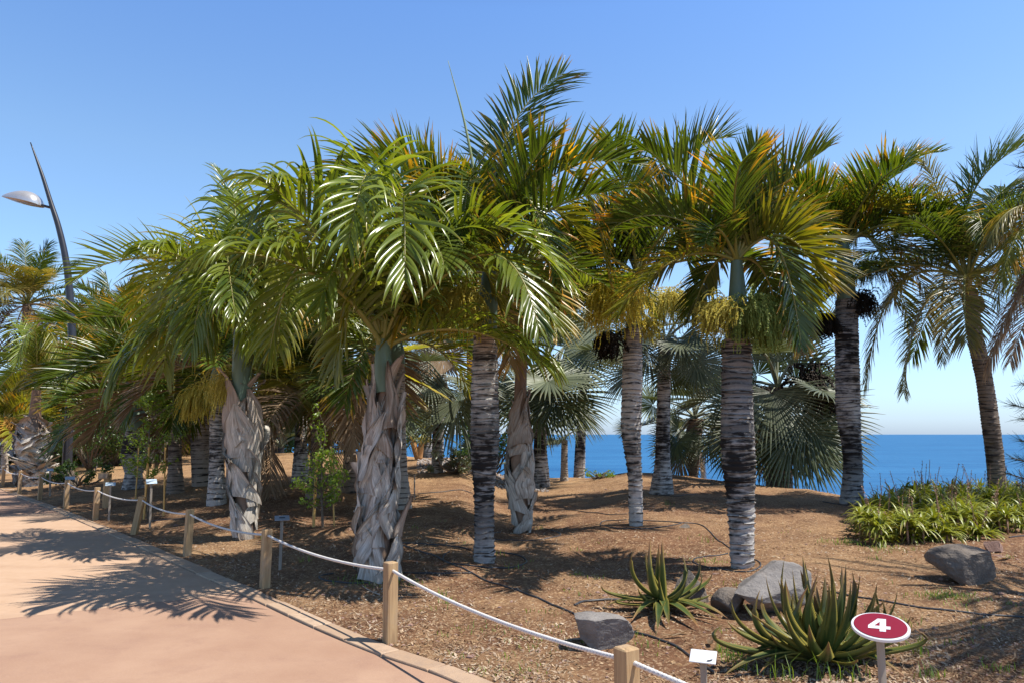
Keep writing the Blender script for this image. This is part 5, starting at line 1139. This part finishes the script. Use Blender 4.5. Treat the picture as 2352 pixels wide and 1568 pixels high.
hose([(800, 1200), (860, 1206), (905, 1212)], 'hose piece left of the nearest wrapped palm')
hose([(350, 1196), (400, 1192), (455, 1192)], 'hose in front of the bushy sapling')
hose([(930, 1137), (1000, 1131), (1085, 1133)], 'hose on the mound between the pale ringed palm and the tallest charred palm')
hose([(1300, 1170), (1380, 1178), (1440, 1180)], 'hose in the shade left of the slender pale ringed palm')

# ---------------------------------------------------------------- rocks
def rock(px, py, wpx, hpx, mat, label, seed, depth=.75, cuts=7, tilt=0, taper=0):
    b = ground(px, py); s_ = scale_at(b[1]); W_ = wpx * s_; H_ = hpx * s_ * 1.05; bm = bmesh.new(); bmesh.ops.create_icosphere(bm, subdivisions=5, radius=1); rs = np.random.default_rng(seed)
    P = np.array([v.co[:] for v in bm.verts]); P = np.sign(P) * np.abs(P) ** .85
    for _ in range(cuts):
        n_ = norm(rs.normal(0, 1, 3) * np.array([1, 1, .8])); d_ = rs.uniform(.52, .8); d_ = rs.uniform(.38, .72); e = P @ n_ - d_; P = P - np.where(e > 0, e, 0)[:, None] * n_ * .99
    for i in range(len(P)):
        v = Vector(P[i]) * 1.6 + Vector((seed, 0, 0)); k = mn.noise(v) * .05 + mn.noise(v * 3.1) * .030 + mn.noise(v * 7) * .014 + abs(mn.noise(v * 13)) * -.016 + mn.noise(v * 30) * .005; P[i] *= 1 + k
    P = (P - (P.max(0) + P.min(0)) / 2) / ((P.max(0) - P.min(0)) / 2)
    P = P * np.array([W_ / 2, W_ / 2 * depth, H_ / 2 * 1.15]); ca, sa = math.cos(tilt), math.sin(tilt); P = np.column_stack([P[:, 0] * ca - P[:, 2] * sa, P[:, 1], P[:, 0] * sa + P[:, 2] * ca])
    P[:, 0] *= 1 + taper * (P[:, 2] / (H_ / 2) - .3); P[:, 1] *= 1 + taper * (P[:, 2] / (H_ / 2) - .3)
    P[:, 2] += H_ * .5 - .05; P += b + np.array([0, W_ * depth * .35, 0]); Fq = np.array([[v.index for v in f.verts] for f in bm.faces]); bm.free()
    o = mk('rock', P, Fq, M[mat], origin=b, smooth=False); tag(o, label, 'rock', 'volcanic rocks on the soil'); return o
rock(1397, 1494, 132, 78, 'rock', 'angular grey rock just behind the closest fence post', 5, .8, 9, taper=.12)
rock(1597, 1386, 78, 66, 'rock_b', 'smooth brownish rock half hidden behind the smaller aloe', 8, .8, 6, tilt=-.25)
rock(1678, 1408, 72, 58, 'rock_b', 'small brown rock leaning on the left side of the large pointed grey rock', 12, .8, 6)
rock(1785, 1412, 185, 104, 'rock', 'large pointed grey rock behind the bigger aloe', 17, .8, 10, tilt=.05)
rock(2242, 1345, 150, 84, 'rock_b', 'big boulder standing alone on the bare soil at right', 24, .8, 8, tilt=-.10, taper=.22)
rock(2296, 1268, 46, 30, 'rock_r', 'small reddish rock behind the lone big boulder', 29, .9, 8)
rock(2302, 1280, 36, 12, 'rock_r', 'flat reddish stone next to the small reddish rock', 33, .9, 5)
rock(1572, 1212, 26, 14, 'rock_b', 'dark clod beside the hose right of the slender pale ringed palm', 35, .9, 5)
rock(400, 1207, 18, 9, 'rock_r', 'pale stone lying in front of the bushy sapling', 37, .9, 5)

# ---------------------------------------------------------------- aloes
def aloe_leaf(root, P0, P1, P2, w0, rs, teeth=True, name='leaf'):
    n = 22; Q = bez(P0, P1, P2, n); T = norm(np.gradient(Q, axis=0)); up = np.array([0, 0, 1.0]); h = Q[-1] - Q[0]; h[2] = 0; h = norm(h) if np.linalg.norm(h) > .02 else np.array([0, -1.0, 0])
    side = norm(np.cross(T, up) + 1e-6); sref = np.cross(h, up); side = np.where((side @ sref)[:, None] < 0, -side, side); side = norm(side * .4 + sref * .6); side = norm(side - (side * T).sum(-1, keepdims=True) * T); nrm_ = np.cross(side, T)
    nrm_ = nrm_ * np.where(nrm_[n // 3] @ up < 0, -1, 1)
    t = np.linspace(0, 1, n); w_ = w0 * np.interp(t, [0, .08, .3, .6, .85, 1], [.75, 1.0, .95, .62, .27, .02]); cs = np.array([-1, -.93, -.5, 0, .5, .93, 1, .5, 0, -.5]); top_ = np.array([.30, .26, .03, -.06, .03, .26, .30, -.28, -.44, -.28])
    V = Q[:, None] + side[:, None] * (w_[:, None] * .5 * cs)[..., None] + nrm_[:, None] * (w_[:, None] * .5 * top_)[..., None]
    A = np.zeros((n, 10, 4)); A[..., 0] = t[:, None]; A[:, [0, 6], 1] = 1; A[:, [1, 5], 1] = .35; A[..., 2] = rs.random(); mb = MB(); mb.add(V, grid_faces(n, 10, True), 0, A)
    if teeth:
        Lg = np.linalg.norm(np.diff(Q, axis=0), axis=1).sum(); k = int(Lg / .016); tt = np.linspace(.03, .93, k); c = np.stack([np.interp(tt, t, Q[:, j]) for j in range(3)], -1); sd_ = np.stack([np.interp(tt, t, side[:, j]) for j in range(3)], -1); TT = np.stack([np.interp(tt, t, T[:, j]) for j in range(3)], -1); nn = np.stack([np.interp(tt, t, nrm_[:, j]) for j in range(3)], -1); ww = np.interp(tt, t, w_)
        for sg in (-1, 1):
            e = c + sd_ * (sg * ww * .5)[:, None] + nn * (ww * .15)[:, None]; tip = e + sd_ * sg * .0055 + TT * .003; V = np.stack([e - TT * .003 - nn * .001, e + TT * .003 - nn * .001, tip, e + nn * .0015], 1).reshape(-1, 3); Ak = np.zeros((k * 4, 4)); Ak[:, 1] = 1; Ak[:, 2] = .3
            mb.add(V, np.arange(k)[:, None] * 4 + np.array([[0, 1, 2, 3]]), 0, Ak)
    return mb.obj(name, [M['aloe']], parent=root)
def aloe(cpx, cpy, tips, w0, label, seed, extra, R0, front=0):
    b = ground(cpx, cpy); r = thing('aloe', b, label, 'aloe plant', 'spiky aloes'); rs = np.random.default_rng(seed); c0 = b + np.array([0, 0, .05]); s_ = scale_at(b[1])
    for i, (tx, ty) in enumerate(tips):
        low = ty > cpy - 25
        if low:
            g_ = ground(tx, ty); P2 = g_ + np.array([0, 0, .03]);
            if np.linalg.norm(P2[:2] - b[:2]) > R0 * 1.7: P2[:2] = b[:2] + (P2[:2] - b[:2]) * (R0 * 1.7 / np.linalg.norm(P2[:2] - b[:2]))
            P1 = c0 * .45 + P2 * .55 + np.array([0, 0, .10 * R0 / .5 + .03])
        else:
            dx = abs(tx - cpx) * s_; dd = rs.uniform(-1, 1) * max(.05, R0 * .75 - dx * .3); P2 = pt(tx, ty, b[1] + dd); k = rs.uniform(.72, 1.15)
            P1 = c0 + np.array([(P2[0] - c0[0]) * k, (P2[1] - c0[1]) * k, (P2[2] - c0[2]) * rs.uniform(.30, .46)])
        if not low:
            aa = math.atan2(P2[1] - c0[1], P2[0] - c0[0]) + rs.normal(0, .9); P1 = P1 + np.array([math.cos(aa), math.sin(aa), 0]) * R0 * rs.uniform(.05, .38)
        st = c0 + norm(np.array([P1[0] - c0[0], P1[1] - c0[1], 0]) + 1e-6) * .03 + np.array([0, 0, rs.uniform(-.03, .06)])
        aloe_leaf(r, st, P1, P2, w0 * rs.uniform(.8, 1.15), rs)
    for i in range(extra):
        a = i * 2.4 + seed; e = R(rs.uniform(12, 75)); Lr = R0 * rs.uniform(.75, 1.1); P2 = c0 + Lr * np.array([math.cos(a) * math.cos(e), math.sin(a) * math.cos(e), math.sin(e)]); P1 = c0 + np.array([(P2[0] - c0[0]) * .9, (P2[1] - c0[1]) * .9, (P2[2] - c0[2]) * .35])
        aloe_leaf(r, c0 + norm(np.array([math.cos(a), math.sin(a), 0.])) * .03, P1, P2, w0 * rs.uniform(.75, 1.05), rs)
    return r
Z3 = lambda x, y: (1268 + .2384 * x, 1194.4 + .2384 * y)
Z4 = lambda x, y: (1745.6 + .2578 * x, 1194.4 + .2578 * y)
aloe(1521, 1402, [Z3(*q) for q in [(780,280),(915,410),(945,170),(1060,175),(1030,230),(1235,280),(1420,350),(1540,510),(1425,480),(480,620),(670,750),(500,880),(705,845),(770,1005),(975,1010),(1015,1115),(1660,945),(1700,985),(1640,1030),(1420,1080),(1440,720),(1130,1060)]], .088, 'smaller green aloe with slender pointed leaves, between two rocks', 61, 8, .50)
aloe(1888, 1522, [Z4(*q) for q in [(220,330),(380,315),(600,300),(730,405),(820,445),(890,490),(1025,620),(1135,700),(580,485),(160,520),(0,620),(20,660),(360,440),(1385,970),(1080,690),(735,830),(140,955),(650,540),(515,480),(-250,700),(-100,810),(-330,930),(-330,1440),(1300,1450),(-200,1300),(0,1400),(830,1270),(1150,1200),(230,520),(430,580),(480,650),(300,640)]], .112, 'bigger dark green aloe with curling red-tipped leaves, behind the number sign', 63, 34, .66)

# ---------------------------------------------------------------- ground cover, grass, litter, twigs
def rosettes():
    rs = np.random.default_rng(71); mb = MB(); tries = 0; cnt = 0; outline = [(1968, 1252), (1990, 1200), (2030, 1168), (2100, 1156), (2200, 1153), (2420, 1153), (2420, 1200), (2360, 1218), (2300, 1235), (2120, 1252)]
    gp = np.array([ground(*q)[:2] for q in outline])
    def inside(x, y):
        c = False; j = len(gp) - 1
        for i in range(len(gp)):
            if (gp[i][1] > y) != (gp[j][1] > y) and x < (gp[j][0] - gp[i][0]) * (y - gp[i][1]) / (gp[j][1] - gp[i][1]) + gp[i][0]: c = not c
            j = i
        return c
    lo, hi = gp.min(0), gp.max(0)
    while cnt < 330 and tries < 5000:
        tries += 1; x, y = rs.uniform(lo, hi)
        if not inside(x, y): continue
        cnt += 1; z = hz(x, y) + rs.uniform(.0, .31); n = 22; a = rs.uniform(0, 6.28, n); e = np.radians(rs.uniform(5, 80, n)); L = rs.uniform(.20, .40, n); seg = 6
        d = np.stack([np.cos(a) * np.cos(e), np.sin(a) * np.cos(e), np.sin(e)], -1); p = np.tile([x, y, z], (n, 1)); sd_ = norm(np.cross(d, [0, 0, 1.0])); nodes = []; w_ = .044 * rs.uniform(.8, 1.2, n)
        for k in range(seg + 1):
            ww = (w_ * (1 - (k / seg) ** 1.8 * .96))[:, None]; nm = np.cross(sd_, d); nodes.append(np.stack([p - sd_ * ww * .5 + nm * ww * .2, p, p + sd_ * ww * .5 + nm * ww * .2], 1)); p = p + d * (L / seg)[:, None]; d = norm(d + np.array([0, 0, -1.0]) * .30)
        V = np.stack(nodes, 1).reshape(-1, 3); f0 = grid_faces(seg + 1, 3); Fq = (f0[None] + (np.arange(n) * (seg + 1) * 3)[:, None, None]).reshape(-1, 4); A = np.zeros((n, seg + 1, 3, 4)); A[..., 0] = np.linspace(0, 1, seg + 1)[None, :, None]; A[..., 2] = rs.random(n)[:, None, None]; mb.add(V, Fq, 0, A)
        V, Fq = tube([(x, y, hz(x, y) - .03), (x, y, z + .02)], .014, 5); mb.add(V, Fq, 1)
        if rs.random() < .42:
            hgt = rs.uniform(.25, .62); t0 = np.array([x, y, z]); t1 = t0 + np.array([rs.normal(0, .07), rs.normal(0, .07), hgt]); S = smooth_path([t0, (t0 + t1) / 2 + rs.normal(0, .02, 3), t1], 5); V, Fq = tube(S, np.linspace(.006, .003, len(S)), 5); mb.add(V, Fq, 1)
            for q_ in range(30):
                c = S[rs.integers(4, len(S))] + rs.normal(0, .006, 3); dd = norm(np.array([rs.normal(), rs.normal(), -.6])) * .022; s2 = norm(np.cross(dd, [0, 0, 1.])) * .004; mb.add([c - s2, c + s2, c + dd + s2, c + dd - s2], np.array([[0, 1, 2, 3]]), 1)
    o = mb.obj('ground_cover', [M['aloe_gc'], M['stalk']]); tag(o, 'dense bank of spiky green succulents with dry pinkish flower stalks by the sea edge', 'ground cover', kind='stuff')
rosettes()
def scatter_litter():
    rs = np.random.default_rng(81); n = 60000; px = rs.uniform(250, 2500, n * 2); py = 1140 + 470 * rs.random(n * 2) ** .8
    a0 = np.array([[(p_ - CX) / F, 0, -(q_ - CY) / F] for p_, q_ in zip(px, py)]); y = cp - sp * a0[:, 2]; z = sp + cp * a0[:, 2]; k = CAMH / -(z / y); X = a0[:, 0] / y * k; Yw = k
    ok = edge_dist(X, Yw) > .03; X, Yw = X[ok][:n], Yw[ok][:n]; n = len(X)
    patch = vnoise(X, Yw, 1.1) * .6 + vnoise(X, Yw, 3.3) * .4; ok = rs.random(n) < np.clip(patch * 2.6 - .65, .12, 1); X, Yw = X[ok], Yw[ok]; n = len(X); Zw = height(X, Yw)
    a = rs.uniform(0, 6.28, n); L = rs.uniform(.004, .018, n) * (1 + .04 * Yw); W_ = L * rs.uniform(.10, .5, n); tl = rs.normal(0, .35, n); d = np.stack([np.cos(a), np.sin(a), tl], -1); s_ = np.stack([-np.sin(a), np.cos(a), rs.normal(0, .4, n)], -1); c = np.stack([X, Yw, Zw + .004 + np.abs(tl) * L * .6], -1)
    V = np.stack([c - d * L[:, None] - s_ * W_[:, None] * .5, c - s_ * W_[:, None], c + d * L[:, None], c + s_ * W_[:, None]], 1).reshape(-1, 3); A = np.zeros((n, 4, 4)); A[..., 2] = (rs.random(n) ** 1.7)[:, None]; A[..., 0] = rs.random(n)[:, None]
    mb = MB(); mb.add(V, np.arange(n)[:, None] * 4 + np.arange(4)[None], 0, A); o = mb.obj('leaf_litter', [M['litter']], smooth=False); tag(o, 'dry straw and leaf chips strewn over the brown soil', 'litter', kind='stuff')
    # clods and pebbles
    mb = MB(); m = 1500; bm = bmesh.new(); bmesh.ops.create_icosphere(bm, subdivisions=1, radius=1); P = np.array([v.co[:] for v in bm.verts]); Ft = np.array([[v.index for v in f.verts] for f in bm.faces]); bm.free(); idx = rs.integers(0, n, m)
    VV = []; 
    for i, j in enumerate(idx):
        s2 = rs.uniform(.004, .013) * (1.9 if rs.random() < .06 else 1) * (1 + .03 * Yw[j]); VV.append(P * rs.uniform(.6, 1.2, P.shape) * s2 * np.array([1.2, 1, .7]) + np.array([X[j] + rs.normal(0, .1), Yw[j], 0]))
    for q in VV: q[:, 2] += hz(q[0, 0], q[0, 1]) + .002
    o = mk('pebbles', np.concatenate(VV), (Ft[None] + (np.arange(m) * len(P))[:, None, None]).reshape(-1, 3), M['rock_r'], smooth=False); tag(o, 'small clods and pebbles scattered on the brown soil', 'pebbles', kind='stuff')
    # gravel bed behind the tallest palm
    VV = []; m = 1500
    for i in range(m):
        g_ = np.array(pt(rs.uniform(960, 1260), 1000, 1)[:2]); yy = rs.uniform(19.5, 24.5); x = g_[0] * yy; s2 = rs.uniform(.015, .05); VV.append(P * rs.uniform(.6, 1.2, P.shape) * s2 + np.array([x, yy, hz(x, yy) + .01]))
    o = mk('gravel', np.concatenate(VV), (Ft[None] + (np.arange(m) * len(P))[:, None, None]).reshape(-1, 3), simple('pale_gravel', (.18,.14,.12), (.50,.45,.40), 3, .9), smooth=False); tag(o, 'band of pale gravel on the crest behind the tallest palm', 'gravel', kind='stuff')
    # grass tufts
    mb = MB(); spots = [(1680,1515,34,.08),(1700,1540,14,.10),(1660,1500,20,.08),(1830,1565,9,.18),(1900,1562,12,.16),(1970,1565,8,.16),(1765,1560,10,.14),(1540,1160,6,.1),(1138,1275,12,.09),(1180,1305,12,.07),(1240,1214,20,.06),(1210,1212,14,.06),(2160,1370,140,.04),(2190,1372,120,.04),(1945,1248,90,.06),(2030,1262,60,.06),(1010,1368,16,.06),(860,1335,120,.04),(830,1332,90,.04),(900,1332,60,.04),(1100,1450,50,.03),(1250,1478,50,.03),(1170,1540,60,.03),(1330,1265,10,.05),(700,1290,10,.08),(610,1240,30,.05),(1030,1385,20,.06),(950,1345,14,.07),(1620,1245,10,.1),(2060,1440,20,.09),(2110,1500,20,.10),(2010,1285,12,.06),(1470,1475,10,.04),(1360,1330,8,.05),(1640,1290,50,.03),(1620,1288,50,.03),(2140,1560,20,.08),(2290,1540,20,.06)]
    spots += [(rs.uniform(950, 2340), rs.uniform(1180, 1550), rs.integers(3, 9), rs.uniform(.03, .06)) for _ in range(70)]
    for (qx, qy, m, h_) in spots:
        g0 = ground(qx, qy); sp_ = .05 + (.10 if m > 40 else 0)
        for i in range(int(m)):
            x, y = g0[0] + rs.normal(0, sp_), g0[1] + rs.normal(0, sp_ * .8)
            if float(edge_dist(np.array([x]), np.array([y]))[0]) < .02: continue
            b0 = np.array([x, y, hz(x, y) - .003]); a_ = rs.uniform(0, 6.28); o_ = np.array([math.cos(a_), math.sin(a_), 0]); hh = h_ * rs.uniform(.5, 1.3); s2 = np.array([-o_[1], o_[0], 0]) * .0035
            p1 = b0 + o_ * hh * .15 + np.array([0, 0, hh * .6]); p2 = b0 + o_ * hh * rs.uniform(.3, .9) + np.array([0, 0, hh])
            mb.add([b0 - s2, b0 + s2, p1 + s2 * .8, p1 - s2 * .8, p2 + s2 * .15, p2 - s2 * .15], np.array([[0, 1, 2, 3], [3, 2, 4, 5]]), 0, np.tile([.5, 0, rs.random(), 0], (6, 1)))
    o = mb.obj('grass', [M['grass']]); tag(o, 'sparse bright green grass tufts dotted over the soil', 'grass', kind='stuff')
scatter_litter()
def deadleaf(px, py, L, a, label, W_=.035, mat='dry'):
    g_ = ground(px, py); d = np.array([math.cos(a), math.sin(a), 0]); s_ = np.array([-d[1], d[0], 0]); n = 10; t = np.linspace(-.5, .5, n)
    V = []; 
    for k, tt in enumerate(t):
        c = g_ + d * L * tt + s_ * .12 * L * math.sin(3 * tt) ; c[2] = hz(c[0], c[1]) + .012 + .02 * abs(math.sin(4 * tt + a)); w_ = W_ * (1 - (2 * tt) ** 2 * .9)
        V += [c - s_ * w_ * .5 + np.array([0, 0, w_ * .3]), c, c + s_ * w_ * .5 + np.array([0, 0, w_ * .25])]
    A = np.zeros((n * 3, 4)); A[:, 2] = random.random(); mb = MB(); mb.add(V, grid_faces(n, 3), 0, A); o = mb.obj('fallen_leaf', [M[mat]], origin=g_); tag(o, label, 'fallen leaf', 'dry fallen leaves')
deadleaf(1548, 1466, .22, .1, 'long orange dried leaf below the smaller aloe')
deadleaf(1565, 1458, .13, -.4, 'short curled dried leaf below the smaller aloe')
deadleaf(1632, 1484, .12, .9, 'pale curled dead leaf between the smaller aloe and the bigger one', .05)
deadleaf(1663, 1533, .24, 1.0, 'thick pale dead leaf lying left of the bigger aloe', .045)
deadleaf(1690, 1445, .16, -.3, 'cream dead leaf between the two aloes', .04)
deadleaf(2310, 1287, .28, .2, 'pale curved dead leaf lying behind the lone big boulder', .06)
deadleaf(1462, 1448, .10, .3, 'small yellow dead leaf right of the angular grey rock', .03)
P = [ground(*q) + np.array([0, 0, .012]) for q in ((1288, 1478), (1310, 1472), (1338, 1470))]; V, Fq = tube(smooth_path(P, 5), np.linspace(.004, .009, 11), 6); o = mk('twig', V, Fq, M['stick'], origin=P[0]); tag(o, 'bent grey twig left of the angular grey rock', 'twig')
P = [ground(*q) + np.array([0, 0, .012]) for q in ((832, 1347), (850, 1360), (872, 1370))]; V, Fq = tube(smooth_path(P, 5), np.linspace(.004, .008, 11), 6); o = mk('twig', V, Fq, M['stick'], origin=P[0]); tag(o, 'forked dry twig in front of the nearest wrapped palm', 'twig')

# ---------------------------------------------------------------- pine at the right edge
def pine():
    x0, y0 = 7.4, 7.0; b = np.array([x0, y0, hz(x0, y0)]); r = thing('pine_tree', b, 'dark pine mostly beyond the right edge, only its needle tips poking in', 'pine tree'); rs = np.random.default_rng(91)
    V, Fq = tube(smooth_path([b - [0, 0, .1], b + [0.05, 0, 3], b + [0, .1, 6.6]], 6), np.linspace(.16, .03, 13), 10); mk('trunk', V, Fq, M['bark'], parent=r)
    mb = MB(); tips = [pt(2335, 385, 8.4), pt(2340, 430, 8.8), pt(2318, 928, 8.5), pt(2322, 1050, 8.6), pt(2312, 1085, 8.3), pt(2342, 1010, 8.9), pt(2345, 880, 8.8), pt(2330, 1110, 8.7), pt(2350, 350, 8.8), pt(2345, 960, 8.2)]
    ends = tips + [b + np.array([math.cos(a) * rr_, math.sin(a) * rr_ , z]) for a, rr_, z in zip(rs.uniform(0, 6.28, 100), rs.uniform(.5, 1.9, 100), rs.uniform(1.5, 6.4, 100)) if math.cos(a) * rr_ > -.7]
    ends = ends + [np.array([5.75 + rs.uniform(-1.0, .9), 4.8 + rs.uniform(-1.2, .8), rs.uniform(3.5, 4.9)]) for _ in range(62)]
    for e in ends:
        z0 = max(b[2] + .6, e[2] - rs.uniform(.2, .7)); st = np.array([x0, y0, z0]); q = smooth_path([st, (st + e) / 2 + np.array([0, 0, -.12]), e], 5); V, Fq = tube(q, np.linspace(.018, .006, len(q)), 5); mb.add(V, Fq, 1)
        m = 300; t = rs.uniform(.55, 1.0, m); pc = np.stack([np.interp(t, np.linspace(0, 1, len(q)), q[:, k]) for k in range(3)], -1); dr = norm(q[-1] - q[-3]); d = norm(dr * .7 + rs.normal(0, .6, (m, 3))); L = rs.uniform(.10, .17, m)[:, None]; s_ = norm(np.cross(d, rs.normal(0, 1, (m, 3)))) * .0028
        V = np.stack([pc - s_, pc + s_, pc + d * L + s_ * .3, pc + d * L - s_ * .3], 1).reshape(-1, 3); mb.add(V, np.arange(m)[:, None] * 4 + np.arange(4)[None], 0)
    mb.obj('crown', [M['pine'], M['bark']], parent=r)
pine()
